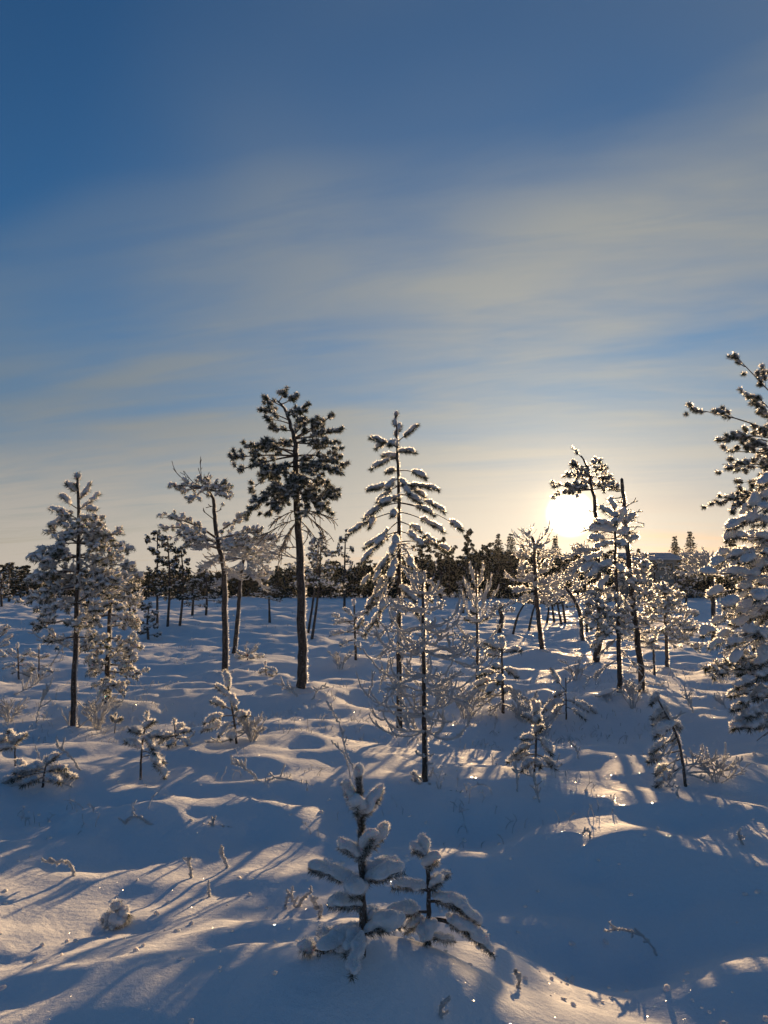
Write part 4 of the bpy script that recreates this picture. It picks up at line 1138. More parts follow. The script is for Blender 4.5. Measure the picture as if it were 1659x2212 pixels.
def front_saplings():
    T = Tree('pine_sapling', 'tallest snow-capped sapling in the foreground with a bare upright leader', 'sapling', FOOT['front1'], 'foreground saplings')
    T.trunk([(783, 2000), (783, 1900), (780, 1800), (777, 1720), (775, 1668)], 0.014, 0.009, m='twig', n=30)
    n = dict(nn=230, nl=.024, w=.0022)
    # leader and stem bristling with frosted needles
    L = Limb(3)
    for py in (1680, 1695, 1712, 1728, 1775, 1792, 1810, 1828, 1868, 1885):
        needles(L.nd, T.tp(py), (0, 0, 1), .036, 300, .026, .0024, .7)
    tube(L.w, [T.tp(1760), T.tp(1715), T.P(775, 1662)], [.009, .008, .007], 6)
    blob(L.sn, T.P(775, 1664), (0, 0, 1), .024, .017, .017, 3, .8, L.rm)
    L.finish(T, 'leader_shoot', needle='needle_n')
    def pads(lst):
        for sy, tx, ty, dep, sag, parts in lst:
            L = Limb(3)
            a, b = T.tp(sy), T.P(tx, ty, dep)
            P = arc(a, b, sag, 9)
            tube(L.w, P, np.linspace(.006, .003, 9), 5)
            d = np.gradient(P, axis=0)
            sn = MB(); L.pads.append(sn)
            for f, bl, bw in parts:
                bw *= .86
                i = int(f * 8)
                needles(L.nd, P[i] - (0, 0, bw * .35), d[i], bl * 1.9, n['nn'], n['nl'], n['w'], 1.15, .1)
                t_ = nrm(d[i]); y_ = nrm(np.cross((0, 0, 1), t_))
                m_ = max(3, int(bl / bw * 2.6))
                for k in range(m_):
                    f_ = -.7 + 1.4 * (k + ru(.2, .8)) / m_
                    s_ = ru(.62, .98) * (1.05 - .3 * abs(f_))
                    q_ = P[i] + t_ * bl * f_ + y_ * bw * rng.normal() * .25 + np.array((0, 0, bw * (.55 + .15 * rng.normal())))
                    blob(sn, q_, t_ + rng.normal(size=3) * .3, bw * s_ * 1.5, bw * s_, bw * s_ * .95, 2, .5)
                    blob_fur(L.rm, q_, bw * s_)
            L.finish(T, needle='needle_n')
    pads([(1755, 747, 1695, 0, -.15, [(.55, .05, .030), (.95, .03, .022)]),
          (1760, 820, 1712, 0, -.18, [(.5, .05, .030), (.9, .035, .026)]),
          (1757, 770, 1735, -.06, 0, [(.6, .04, .034)]),
          (1762, 800, 1745, .06, 0, [(.6, .04, .030)]),
          (1850, 745, 1832, -.02, .05, [(.5, .045, .028), (.95, .035, .024)]),
          (1850, 800, 1815, -.05, -.05, [(.5, .05, .032), (.95, .035, .03)]),
          (1845, 830, 1790, .03, -.25, [(.8, .045, .024), (.98, .03, .022)]),
          (1905, 685, 1880, 0, .02, [(.45, .06, .030), (.75, .06, .030), (1, .032, .020)]),
          (1905, 860, 1885, -.02, .05, [(.4, .055, .032), (.75, .06, .034)]),
          (1900, 845, 1870, .05, .05, [(.6, .05, .032), (.9, .04, .03)]),
          (1930, 765, 1930, -.10, .05, [(.5, .05, .034), (.9, .048, .036)]),
          (1965, 735, 1955, -.02, .05, [(.5, .05, .03), (1, .045, .026)]),
          (1975, 800, 1978, .05, .05, [(.7, .04, .026)]),
          (2010, 850, 2000, -.02, .1, [(.5, .05, .030), (.9, .055, .042)]),
          (2005, 815, 1985, .08, .1, [(.7, .05, .034)]),
          (2020, 700, 2050, -.06, .12, [(.5, .06, .032), (.85, .07, .034)]),
          (2015, 720, 2025, .08, .1, [(.7, .07, .030)]),
          (2030, 750, 2055, -.1, .1, [(.8, .045, .032)]),
          (2010, 765, 2090, -.22, .12, [(.5, .05, .028), (.85, .055, .026), (1, .04, .024)])])
    T = Tree('pine_sapling', 'smaller snow-capped foreground sapling with long drooping snow pads at right', 'sapling', FOOT['front2'], 'foreground saplings')
    T.trunk([(926, 1990), (926, 1920), (922, 1860), (914, 1815)], 0.010, 0.006, m='twig', n=24)
    L = Limb(3)
    for py in (1830, 1850, 1868, 2030, 2045, 2055):
        needles(L.nd, T.tp(py), (0, 0, 1), .036, 300, .026, .0024, .7)
    tube(L.w, [T.tp(1850), T.P(914, 1812)], [.006, .005], 5)
    sn = MB(); L.pads.append(sn)
    blob(sn, T.P(914, 1825), (0, 0, 1), .04, .024, .024, 3, .9, L.rm)
    L.finish(T, 'leader_shoot', needle='needle_n')
    pads([(1845, 898, 1838, -.02, 0, [(.8, .028, .026)]),
          (1870, 938, 1862, -.02, 0, [(.7, .035, .03)]),
          (1925, 862, 1915, 0, .12, [(.55, .045, .026), (.9, .045, .03)]),
          (1910, 962, 1890, .04, .1, [(.6, .03, .02), (1, .02, .016)]),
          (1925, 950, 1905, -.03, .1, [(.7, .03, .024)]),
          (1945, 1028, 1990, 0, .22, [(.45, .05, .03), (.68, .055, .034), (.9, .05, .028)]),
          (1970, 838, 1985, .02, .10, [(.6, .05, .030), (.85, .06, .036)]),
          (1985, 880, 2010, .05, .1, [(.8, .045, .03)]),
          (1992, 1066, 2062, -.03, .25, [(.55, .045, .032), (.75, .06, .034), (.97, .05, .024)]),
          (1990, 1000, 2000, .08, .12, [(.85, .04, .03)]),
          (2015, 922, 2030, -.06, 0, [(.4, .05, .034)]),
          (2025, 985, 2035, .06, .1, [(.6, .06, .02)])])
front_saplings()

# ------------------------------------------------------------------ snowy seedlings and saplings of the middle ground
def seedling(name, label, foot, top, limbs, r0=.012, bl=.07, bw=.05, lod=2, cat='sapling', group='snowy seedlings', frost=(), bend=None, rime=0, leader=True, **kw):
    f = hz(ground(*foot))
    T = Tree(name, label, cat, f, group)
    T.trunk(([bend] if bend else []) + [top], r0, r0 * .45, m='twig', n=18, rime=rime)
    if leader:
        L = Limb(lod); L.pads.append(MB())
        tube(L.w, [T.T[-2], T.T[-1]], r0 * .4, 4)
        needles(L.nd, T.T[-1], (0, 0, 1), bl, 60, .04, .004, .8)
        blob(L.pads[0], T.T[-1], (0.1, 0, 1), bl * .7, bw * .62, bw * .62, lod, .8, L.rm)
        L.finish(T, 'leader_shoot', needle='needle_f')
    o = dict(bl=bl, bw=bw, nb=1, nn=50, nl=.035, w=.004, r0=r0 * .5, frost=.9); o.update(kw)
    px_limbs(T, limbs, limb_load, lod, 'needle_f', **o)
    if frost:
        px_limbs(T, frost, limb_frost, 1, r0=.009, ntw=3, tw=(.04, .16))
    return T

seedling('pine_seedling', 'snow-coated sapling leaning right in front of the crooked flat-topped pine', (515, 1606), (487, 1455),
    [(1500, 478, 1490, 0, 0), (1500, 505, 1520, -.05, .1), (1530, 470, 1520, 0, .1), (1545, 455, 1555, -.1, .1), (1550, 520, 1545, 0, .1), (1570, 445, 1575, .1, .1), (1565, 530, 1550, .1, .05), (1580, 500, 1590, -.15, .05), (1480, 492, 1470, 0, 0), (1560, 480, 1580, -.15, .1)],
    r0=.014, bl=.06, bw=.042, bend=(503, 1540), frost=[(1590, 548, 1560, 0, -.3), (1590, 445, 1600, -.1, -.2), (1580, 540, 1580, .1, -.2)])
seedling('pine_seedling', 'seedling with one arched snow-heavy branch bending to the right, left foreground', (304, 1684), (318, 1545),
    [(1590, 292, 1580, 0, .05), (1600, 335, 1590, 0, .1), (1600, 330, 1618, -.05, .4, dict(nb=2)), (1625, 350, 1665, -.05, .5, dict(nb=2)), (1620, 285, 1605, 0, .1), (1570, 322, 1565, 0, 0), (1640, 345, 1640, .1, .3)],
    r0=.011, bl=.05, bw=.036, bend=(306, 1620))
seedling('pine_seedling', 'low spreading seedling right of the arched one, left foreground', (382, 1612), (377, 1560),
    [(1590, 360, 1590, 0, .1), (1590, 350, 1600, .1, .1), (1590, 400, 1580, 0, .1), (1595, 408, 1610, -.05, .25), (1580, 390, 1570, .1, 0), (1600, 370, 1605, -.1, .1)],
    r0=.010, bl=.05, bw=.034, frost=[(1600, 410, 1600, 0, .4)])
seedling('pine_seedling', 'tiny dark-tipped seedling beside the foot of the bushy left pine', (247, 1585), (250, 1545), [(1560, 243, 1552, 0, 0), (1562, 258, 1555, 0, 0)], r0=.007, bl=.03, bw=.022)
seedling('pine_seedling', 'bent-over seedling with a heavy snow cap at the left edge', (36, 1655), (32, 1610),
    [(1610, 0, 1600, 0, .15, dict(nb=2)), (1612, 45, 1595, 0, .2), (1615, 10, 1615, -.05, .1), (1608, 25, 1592, 0, 0, dict(nb=2))], r0=.012, bl=.06, bw=.040, leader=False)
seedling('low_pine', 'sprawling low pine half buried in snow at the left edge', (88, 1700), (100, 1645),
    [(1665, 48, 1665, 0, .05, dict(nb=2)), (1670, 20, 1685, 0, .05, dict(nb=2)), (1665, 130, 1660, 0, .1), (1670, 150, 1675, .1, .15), (1660, 80, 1655, .1, 0), (1680, 60, 1690, -.1, .05), (1680, 120, 1685, -.1, .1), (1650, 112, 1640, 0, 0), (1670, 45, 1650, .1, -.2)],
    r0=.012, bl=.055, bw=.036, frost=[(1690, 155, 1700, -.05, .15), (1690, 20, 1700, -.05, .15)])
seedling('pine_seedling', 'frosted small pine at the left edge before the open bog, left of its paler neighbour', (42, 1468), (38, 1395),
    [(1420, 22, 1410, 0, 0), (1420, 55, 1412, 0, 0), (1440, 15, 1440, .1, .1), (1440, 62, 1440, 0, .1), (1450, 30, 1450, -.2, .1), (1430, 48, 1425, -.2, 0), (1455, 60, 1458, .2, .1)], r0=.02, bl=.085, bw=.06, lod=1)
seedling('pine_seedling', 'paler frosted small pine second from the left edge before the open bog', (85, 1470), (84, 1398),
    [(1420, 70, 1415, 0, 0), (1425, 98, 1418, 0, 0), (1445, 65, 1448, .1, .1), (1445, 105, 1448, 0, .1), (1455, 90, 1455, -.2, .1)], r0=.018, bl=.07, bw=.05, lod=1, frost=[(1440, 140, 1425, 0, .0), (1450, 130, 1450, .1, 0), (1460, 60, 1455, 0, 0)])
seedling('pine_sapling', 'half-hidden sapling cut off by the left edge with dark snowy tufts', (-8, 1420), (-5, 1355), [(1385, 14, 1362, 0, 0), (1390, 20, 1378, .1, 0), (1395, 12, 1392, -.1, 0), (1410, 5, 1415, 0, .1), (1375, 10, 1358, -.1, 0)], r0=.025, bl=.10, bw=.075, lod=1)
seedling('pine_seedling', 'small rounded snowy seedling between the crooked pine and the tall dark pine', (577, 1460), (573, 1432), [(1445, 590, 1450, 0, .1), (1448, 567, 1450, 0, 0), (1452, 585, 1457, -.1, 0)], r0=.012, bl=.06, bw=.05)
seedling('low_pine', 'low frosted thicket right of the leaning pine', (535, 1426), (535, 1408), [(1418, 520, 1412, 0, 0), (1418, 550, 1405, 0, 0), (1420, 515, 1420, .2, 0), (1420, 562, 1418, .2, 0), (1421, 545, 1420, -.2, 0)], r0=.02, bl=.09, bw=.06, lod=1, group='snowy seedlings', frost=[(1415, 530, 1400, 0, 0), (1415, 555, 1395, 0, 0), (1420, 510, 1405, 0, 0)])
seedling('pine_seedling', 'snow-plastered seedling with a hooked top on the right-hand hummock', (1152, 1668), (1152, 1520),
    [(1545, 1160, 1530, 0, 0), (1560, 1142, 1550, 0, 0), (1580, 1165, 1575, -.05, .1), (1590, 1140, 1595, 0, .1), (1600, 1182, 1615, 0, .2, dict(nb=2)), (1610, 1125, 1620, 0, .1), (1630, 1190, 1650, 0, .2), (1630, 1110, 1640, .05, .1), (1640, 1165, 1650, -.1, .1), (1640, 1135, 1655, -.1, .1), (1560, 1160, 1555, -.05, 0)],
    r0=.013, bl=.05, bw=.036, bend=(1158, 1600), frost=[(1640, 1105, 1635, 0, -.1), (1650, 1195, 1660, 0, .1), (1655, 1130, 1690, -.1, .1)])
seedling('pine_seedling', 'open seedling with a long arm raised to the left, between hummock and sunlit pine', (1223, 1556), (1222, 1465),
    [(1490, 1196, 1455, 0, -.1), (1510, 1260, 1528, 0, .1), (1515, 1282, 1535, .1, .15), (1510, 1190, 1525, 0, .1), (1520, 1200, 1540, .1, .1), (1525, 1255, 1545, -.1, .1), (1495, 1205, 1500, .1, 0), (1500, 1180, 1530, .1, .1)],
    r0=.012, bl=.065, bw=.042, leader=False, frost=[(1510, 1270, 1520, .1, .1), (1515, 1180, 1515, .1, .1), (1480, 1232, 1470, 0, 0), (1540, 1180, 1555, -.1, .1)])
seedling('pine_sapling', 'leaning frosted sapling hung with small snow clumps, right foreground', (1485, 1699), (1418, 1505),
    [(1510, 1414, 1510, 0, 0), (1540, 1418, 1545, 0, .1), (1530, 1440, 1545, .1, .1), (1570, 1428, 1580, -.05, .1, dict(bl=.065, bw=.055)), (1600, 1415, 1620, 0, .1), (1620, 1412, 1640, .05, .1), (1560, 1465, 1570, .1, .1), (1640, 1425, 1665, .05, .1), (1590, 1455, 1600, .1, .1), (1650, 1425, 1690, .0, .1), (1550, 1420, 1560, .1, .1)],
    r0=.013, bl=.042, bw=.032, bend=(1465, 1600), rime=.3, frost=[(1560, 1430, 1600, .05, .1), (1580, 1420, 1650, 0, .1), (1600, 1440, 1640, 0, .1), (1620, 1450, 1680, 0, .1), (1660, 1540, 1650, .1, .05), (1670, 1560, 1675, .1, .1), (1680, 1530, 1690, 0, .1), (1650, 1440, 1700, -.05, .1), (1670, 1510, 1640, .1, 0), (1545, 1450, 1560, .1, .1)])
seedling('pine_seedling', 'small frosted pine in front of the two slim trunks, left of the conical pine', (769, 1426), (765, 1300),
    [(1330, 750, 1320, 0, 0), (1330, 785, 1325, 0, 0), (1345, 730, 1345, .2, .05), (1350, 790, 1350, .2, .05), (1365, 722, 1370, 0, .1), (1370, 785, 1375, .2, .1), (1380, 740, 1390, -.3, .1), (1360, 755, 1360, -.3, .1), (1385, 775, 1395, -.2, .1), (1340, 768, 1335, -.2, 0), (1350, 725, 1330, .3, 0)],
    r0=.03, bl=.09, bw=.06, lod=1, frost=[(1370, 715, 1365, 0, 0), (1390, 735, 1400, 0, .1), (1350, 715, 1340, .2, 0)])

# ------------------------------------------------------------------ frosted twigs poking through the snow
def twig(label, pix, r=.007, spurs=4, sl=(.03, .08), group='frosted twigs in the snow', name='frosted_twig', foot=None, cat='twig', dep=0.0, seed=None):
    """pix: the stem's path in the photograph; foot: index of the point that stands in the snow"""
    k = 0 if foot is None else foot
    r = r * .85
    spurs = int(spurs * 1.8) + 1
    f = hz(ground(*pix[k]))
    pts = [at(x, y, f[1] + dep * (i - k)) for i, (x, y) in enumerate(pix)]
    pts[k] = f - (0, 0, .02)
    P = poly(pts, max(14, 6 * len(pts)))
    P[1:] += rng.normal(size=(len(P) - 1, 3)) * r * .45
    root = empty(name, f); tag(root, label, cat, group)
    w, fr, fz = MB(), MB(), MB()
    n = len(P)
    tube(w, P, r * .35, 4)
    tube(fr, P + (0, 0, r * .3), r * (.8 + .4 * rng.random(n)), 6, .15)
    for k in range(0, n - 3, 3):
        fur(fz, P[k:k + 4], r)
    T = np.gradient(P, axis=0)
    for _ in range(spurs):
        i = random.randint(n // 4, n - 1)
        d = nrm(nrm(T[i]) * ru(.2, 1) + rng.normal(size=3) * .6 + np.array((0, 0, .5)))
        l = ru(*sl)
        Q = bez(P[i], P[i] + d * l * .6, P[i] + d * l + np.array((0, 0, l * .2)), 5)
        tube(w, Q, r * .28, 4); tube(fr, Q + (0, 0, r * .2), r * np.linspace(.9, .7, 5), 5, .15)
        fur(fz, Q, r * .8)
    for mb, nm, m in ((w, 'stem', 'twig'), (fr, 'hoar_frost', 'frost'), (fz, 'rime_fringe', 'rime')):
        o = mb.build(nm, m, None, f, nm != 'rime_fringe')
        o.parent = root; o.location = (0, 0, 0)
    return root

twig('thin frosted shoot leaning left behind the tallest foreground sapling', [(772, 1690), (762, 1660), (745, 1615), (735, 1570), (722, 1545), (705, 1515)], .010, 2, (.03, .06))
twig('short forked frosted shoot beside the leaning thin shoot', [(760, 1688), (748, 1640), (730, 1615), (716, 1602)], .008, 1)
twig('arched frosted twig forming a low bridge on the blue snow slope, left', [(338, 1782), (315, 1775), (290, 1765), (275, 1772), (266, 1795)], .009, 5, (.02, .06))
twig('frosted twig bent left over the edge of the sunlit shelf', [(160, 1893), (152, 1868), (130, 1864), (102, 1862)], .010, 3, (.02, .05))
twig('upright knobbly frosted stick in the left foreground', [(415, 1898), (412, 1880), (405, 1855)], .010, 3, (.015, .04))
twig('small branching frosted sprig right of the knobbly stick', [(492, 1875), (487, 1862), (476, 1842)], .009, 4, (.02, .05))
twig('tiny frosted peg by the sunlit shelf, left foreground', [(453, 1940), (450, 1918)], .008, 2, (.01, .03))
twig('long fallen frosted branch lying on the slope left of centre', [(515, 1795), (495, 1788), (460, 1785), (415, 1792)], .008, 5, (.03, .08))
twig('short frosted tuft on the fallen branch, left of centre', [(462, 1785), (458, 1770)], .009, 4, (.015, .04))
twig('frosted twig rising left out of the low sprawling pine', [(175, 1665), (160, 1645), (140, 1625), (122, 1610)], .011, 3, (.03, .08))
twig('small bobble-headed frosted stem near the left edge', [(90, 1655), (85, 1640), (76, 1610)], .005, 3, (.012, .025))
twig('looped frosted branch on the ridge left of centre', [(690, 1700), (640, 1690), (600, 1680), (575, 1690), (585, 1710), (620, 1700)], .010, 5, (.04, .12))
twig('spiky frosted branch lying on the ridge below the dark pine', [(560, 1685), (545, 1672), (520, 1655), (500, 1650)], .011, 6, (.03, .09))
twig('drooping frosted branch end left of the tallest foreground sapling', [(640, 1715), (665, 1735), (685, 1760), (688, 1775)], .009, 6, (.03, .08))
twig('frosted branch along the ridge crest behind the drooping one', [(700, 1705), (670, 1712), (640, 1722), (615, 1738)], .010, 7, (.04, .1))
twig('angular folded frosted stem left of the front saplings', [(615, 1965), (625, 1935), (642, 1960), (655, 1940), (672, 1928)], .010, 2, (.02, .05))
twig('curled frosted shoot with a round bud left of the front saplings', [(690, 1985), (692, 1972), (683, 1958), (676, 1945)], .012, 3, (.012, .025))
twig('thin arched grass stem bowing left over the blue hollow', [(1420, 2072), (1405, 2040), (1380, 2018), (1350, 2010), (1325, 2008)], .007, 4, (.02, .06), cat='grass stem', name='frosted_grass')
twig('stubby frosted stem on the sunlit front mound, lower right of centre', [(1118, 2135), (1120, 2115), (1113, 2098)], .009, 1, (.01, .02))
twig('tiny frosted stem at the bottom edge of the photo', [(955, 2205), (952, 2185), (957, 2165)], .006, 2, (.015, .04))
twig('hooked frosted stem on the shaded right slope', [(1272, 1812), (1274, 1800), (1266, 1795), (1258, 1800)], .008, 1, (.01, .03))
twig('bobble-topped frosted stem left of the hummock seedling', [(1117, 1712), (1117, 1680), (1112, 1650)], .008, 7, (.025, .05))
twig('frosted stem hanging right beside the hummock seedling', [(1165, 1735), (1158, 1700), (1145, 1665)], .008, 6, (.03, .07))
twig('arching grass blade left of the bobble-topped stem', [(1065, 1718), (1055, 1700), (1035, 1695), (1015, 1705)], .005, 1, (.02, .04), cat='grass stem', name='frosted_grass')
twig('frosted stub at the right of the sunlit patch, right foreground', [(1612, 1825), (1600, 1815), (1595, 1800)], .008, 2, (.02, .04))
twig('frosted twig lying below the foot of the bare upswept conifer', [(920, 1708), (945, 1712), (975, 1718), (995, 1725)], .008, 7, (.04, .1))
twig('frosted twig fork in front of the bare upswept conifer', [(935, 1710), (925, 1725), (915, 1745)], .009, 4, (.03, .08))
twig('frosted fork rising right of the tall dark pine foot', [(672, 1512), (685, 1495), (700, 1480)], .013, 3, (.05, .12))
twig('low frosted branch left of the tall dark pine foot', [(645, 1505), (628, 1492), (610, 1480), (590, 1478)], .014, 6, (.06, .16))
twig('frosted brush left of the slender left pine', [(78, 1560), (85, 1530), (95, 1505), (105, 1490)], .012, 7, (.06, .14))
twig('frosted brush at the far left before the slender pine', [(30, 1500), (55, 1490), (75, 1478), (92, 1465)], .014, 7, (.06, .16))
twig('frosted shoots right of the broken snag foot', [(1500, 1540), (1490, 1520), (1480, 1500)], .012, 7, (.05, .14))
twig('frosted shoots before the right edge pine', [(1570, 1530), (1560, 1518), (1545, 1512)], .012, 7, (.05, .12))
twig('upright frosted stalk in the snow right of the leaning frosted sapling', [(1592, 1668), (1590, 1650), (1605, 1640)], .007, 3, (.02, .06))
twig('frosted stalk by the lit ripples below the tall snow-clumped sapling', [(1250, 1640), (1245, 1620), (1232, 1605)], .008, 3, (.02, .07))
twig('short frosted stub below the leaning frosted sapling', [(1465, 1725), (1463, 1712), (1466, 1700)], .008, 1, (.02, .04))

def snow_bush(label, px, py, lobes):
    f = hz(ground(px, py))
    T = Tree('snow_bush', label, 'bush', f, 'snow-buried bushes')
    mb = MB(); tube(mb, [f - (0, 0, .03), f + (0, 0, .03)], [.008, .005], 5); T.part(mb, 'stem', 'twig')
    for dx, dy, dz, r in lobes:
        L = Limb(3)
        e = f + np.array((dx, dy, dz))
        tube(L.w, arc(f, e, .05, 5), .004, 4)
        needles(L.nd, e - (0, 0, r * .15), e - f, r * 1.2, 420, r * 1.25, .0022, 1.5, .2)
        sn = MB(); L.pads.append(sn)
        for k in range(4):
            q = e + rng.normal(size=3) * r * .25 + np.array((0, 0, r * .15))
            blob(sn, q, rng.normal(size=3), r * ru(.6, .8), r * .65, r * .7, 2, .8)
            blob_fur(L.rm, q, r * .85)
        L.finish(T, needle='needle_f')
snow_bush('small round snow-covered bush casting a long shadow on the sunlit shelf', 248, 2003, [(-.035, 0, .035, .036), (.045, .01, .045, .036), (.0, .01, .095, .030), (.01, -.02, .03, .034)])
snow_bush('dark little bush buried in snow at the left of the front saplings', 700, 2062, [(-.06, 0, .02, .03), (.05, .0, .03, .034), (.0, .03, .05, .03)])

# ------------------------------------------------------------------ frosted shrubs of the middle ground
def shrub(label, px, py, wpx, hpx, n=9, r=.008):
    f = hz(ground(px, py))
    T = Tree('frosted_shrub', label, 'shrub', f, 'frosted shrubs')
    sc = f[1] / FPX
    T.T = np.array([f, f + (0, 0, hpx * sc)])
    for k in range(n):
        L = Limb(1)
        az = k * 2.4 + ru(-.4, .4)
        l = wpx * sc * .5 * ru(.4, 1.05)
        e = f + np.array((math.cos(az) * l, math.sin(az) * l, hpx * sc * ru(.35, 1.0)))
        a = f + np.array((math.cos(az) * l * .15, math.sin(az) * l * .15, -.03))
        P = bez(a, a + np.array((math.cos(az) * l * .25, math.sin(az) * l * .25, (e[2] - a[2]) * ru(.7, 1.1))), e, 9)
        P[1:] += np.cumsum(rng.normal(size=(8, 3)) * .006, axis=0)
        limb_frost(L, P, r0=r, ntw=7, tw=(.05, .16), curl=.3, start=.25)
        L.finish(T, 'stem')
shrub('spreading frosted shrub between the bare upswept conifer and the thin clumped sapling', 1005, 1552, 90, 60, 10)
shrub('frosted shrub at the foot of the conical pine, right side', 950, 1520, 70, 60, 9)
shrub('low frosted shrub right of the thin clumped sapling', 1130, 1560, 80, 55, 9)
shrub('frosted shrub in front of the leaning bowed pine', 1245, 1470, 70, 50, 8)
shrub('frosted shrub at the foot of the tall snow-clumped sapling', 1365, 1530, 70, 60, 9)
shrub('frosted shrub below the bushy left pine', 210, 1575, 70, 60, 9)
shrub('frosted shrub at the left edge beyond the sprawling low pine', 20, 1560, 80, 45, 8)
shrub('frosted shrub right of the seedling before the crooked pine', 545, 1600, 60, 45, 8)
shrub('frosted shrub beneath the right edge pine', 1560, 1475, 110, 45, 9)
shrub('frosted shrub behind the tall dark pine, at its right', 735, 1445, 60, 45, 8, .010)
shrub('low frosted shrub left of the open seedling with the raised arm', 1170, 1590, 60, 45, 8, .007)
shrub('frosted shrub right of the leaning frosted sapling', 1545, 1690, 90, 55, 9, .006)

# ------------------------------------------------------------------ middle-distance bog pines
def crown_mesh(mb, c, rx, rz, n, leaf, snow=None, sn=0):
    """irregular crown: leaf-sized faces gathered in clumps"""
    ncl = max(6, n // 28)
    for _ in range(ncl):
        d = rng.normal(size=3); d /= np.linalg.norm(d)
        q = np.asarray(c) + d * np.array((rx, rx, rz)) * rng.random() ** .45
        k = n // ncl
        cl = rng.normal(size=(k, 3)) * np.array((rx, rx, rz * .7)) * .17 + q
        e1, e2 = rng.normal(size=(k, 3)), rng.normal(size=(k, 3))
        e1 *= (leaf / np.linalg.norm(e1, axis=1))[:, None]; e2 *= (leaf * .45 / np.linalg.norm(e2, axis=1))[:, None]
        V = np.stack([cl - e1 * .5, cl + e1 * .5 + e2, cl + e1 * .5 - e2], 1).reshape(-1, 3)
        mb.add(V, np.arange(3 * k).reshape(-1, 3))
        if snow is not None:
            for _ in range(sn):
                blob(snow, q + rng.normal(size=3) * np.array((rx, rx, rz)) * .14 + (0, 0, leaf * .3), rng.normal(size=3) * (1, 1, .2), leaf * ru(.4, .8), leaf * ru(.3, .5), leaf * .35, 1, .5)

def mid_pine_far(label, foot, topy, hw, crown0, lean=0.0, frost=True, dark=False, group='pines across the open bog'):
    f = hz(ground(*foot))
    T = Tree('bog_pine', label, 'pine tree', f, group)
    Yd = f[1]
    sc = Yd / FPX
    top = at(foot[0] + lean, topy, Yd)
    r0 = max(.045, 3.0 * sc)
    T.T = poly([f - (0, 0, .2), (f + top) / 2 + np.array((ru(-.1, .1), 0, 0)), top], 14)
    mb = MB(); tube(mb, T.T, np.linspace(r0, r0 * .4, 14), 7, .06)
    T.part(mb, 'trunk', 'bark')
    c0 = at(foot[0] + lean * .5, crown0, Yd)
    H = top[2] - c0[2]
    w, nd, sn = MB(), MB(), MB()
    nb = 11
    for k in range(nb):
        fr = (k + .5) / nb
        b = c0 + (top - c0) * fr
        az = k * 2.4 + ru(-.4, .4)
        l = hw * sc * (1.0 - .55 * fr) * ru(.55, 1.1)
        e = b + np.array((math.cos(az) * l, math.sin(az) * l, l * ru(-.15, .35)))
        P = arc(b, e, .06, 6)
        tube(w, P, np.linspace(r0 * .3, r0 * .12, 6), 4)
        crown_mesh(nd, P[4], l * .45, H * .10, 90 if not dark else 150, max(.09, 3.6 * sc), sn if frost else None, 2)
    cr = T.part(nd, 'crown', 'far' if dark else 'mid', None, False)
    cr['kind'] = 'stuff'
    T.part(w, 'branch_frame', 'twig', cr)
    o = T.part(sn, 'snow_load', 'snow', cr)
    if o: o['kind'] = 'stuff'
    return T

mid_pine_far('dark bushy pine at the left of the trio beyond the left pines', (340, 1351), 1150, 58, 1300, dark=True)
mid_pine_far('middle pine of the dark trio beyond the left pines', (362, 1352), 1162, 50, 1300, dark=True)
mid_pine_far('right-hand pine of the dark trio beyond the left pines', (388, 1351), 1190, 40, 1290, 4, dark=True)
mid_pine_far('frosted bush pine at the feet of the dark trio', (322, 1382), 1310, 30, 1375)
mid_pine_far('short dark pine just right of the bushy left pine', (282, 1352), 1235, 26, 1310, dark=True)
mid_pine_far('frosted pine on a forked leaning trunk behind the tall dark pine', (672, 1381), 1165, 70, 1285, 22)
mid_pine_far('thin frosted pine overlapping the forked one behind the tall dark pine', (664, 1368), 1180, 45, 1275, 25)
mid_pine_far('lone spindly frosted pine out on the open bog', (583, 1346), 1270, 34, 1295, -3)
mid_pine_far('dark pine between the tall dark pine and the conical pine', (744, 1318), 1155, 30, 1285, 2, dark=True)
mid_pine_far('pale frosted dwarf pine beside the leaning pine', (445, 1330), 1245, 45, 1300)
mid_pine_far('frosted pine leaning left, thin stem slanting across the bog', (1105, 1368), 1285, 34, 1305, 42)
mid_pine_far('second slanting frosted stem, right of the longer one', (1140, 1362), 1290, 26, 1308, 22)
mid_pine_far('frosted pine leaning left under the sun, first of the slanting group', (1215, 1350), 1285, 30, 1310, -14)
mid_pine_far('frosted pine leaning left under the sun, second of the slanting group', (1222, 1346), 1265, 34, 1300, -14)
mid_pine_far('upright frosted pine in the slanting group under the sun', (1198, 1345), 1275, 28, 1305, -4)
mid_pine_far('small frosted pine left of the slanting group under the sun', (1180, 1346), 1290, 26, 1310, 2)
mid_pine_far('pale frosted pine below the house roof', (1455, 1318), 1225, 44, 1290, 4)
mid_pine_far('pale frosted pine standing in front of the house wall', (1412, 1322), 1212, 40, 1290, 2)
mid_pine_far('frosted pine left of the flat-crowned right pine', (1480, 1322), 1215, 36, 1285, 6)
mid_pine_far('dark pine between the slender left pine and the left edge', (20, 1300), 1225, 36, 1290, dark=True)
mid_pine_far('pale frosted pine at the left edge by the far forest', (4, 1310), 1245, 28, 1295)
mid_pine_far('short frosted pine right of the dark trio', (415, 1330), 1255, 26, 1310)
mid_pine_far('frosted pine below the far spruces right of the conical pine', (1000, 1325), 1255, 30, 1300)

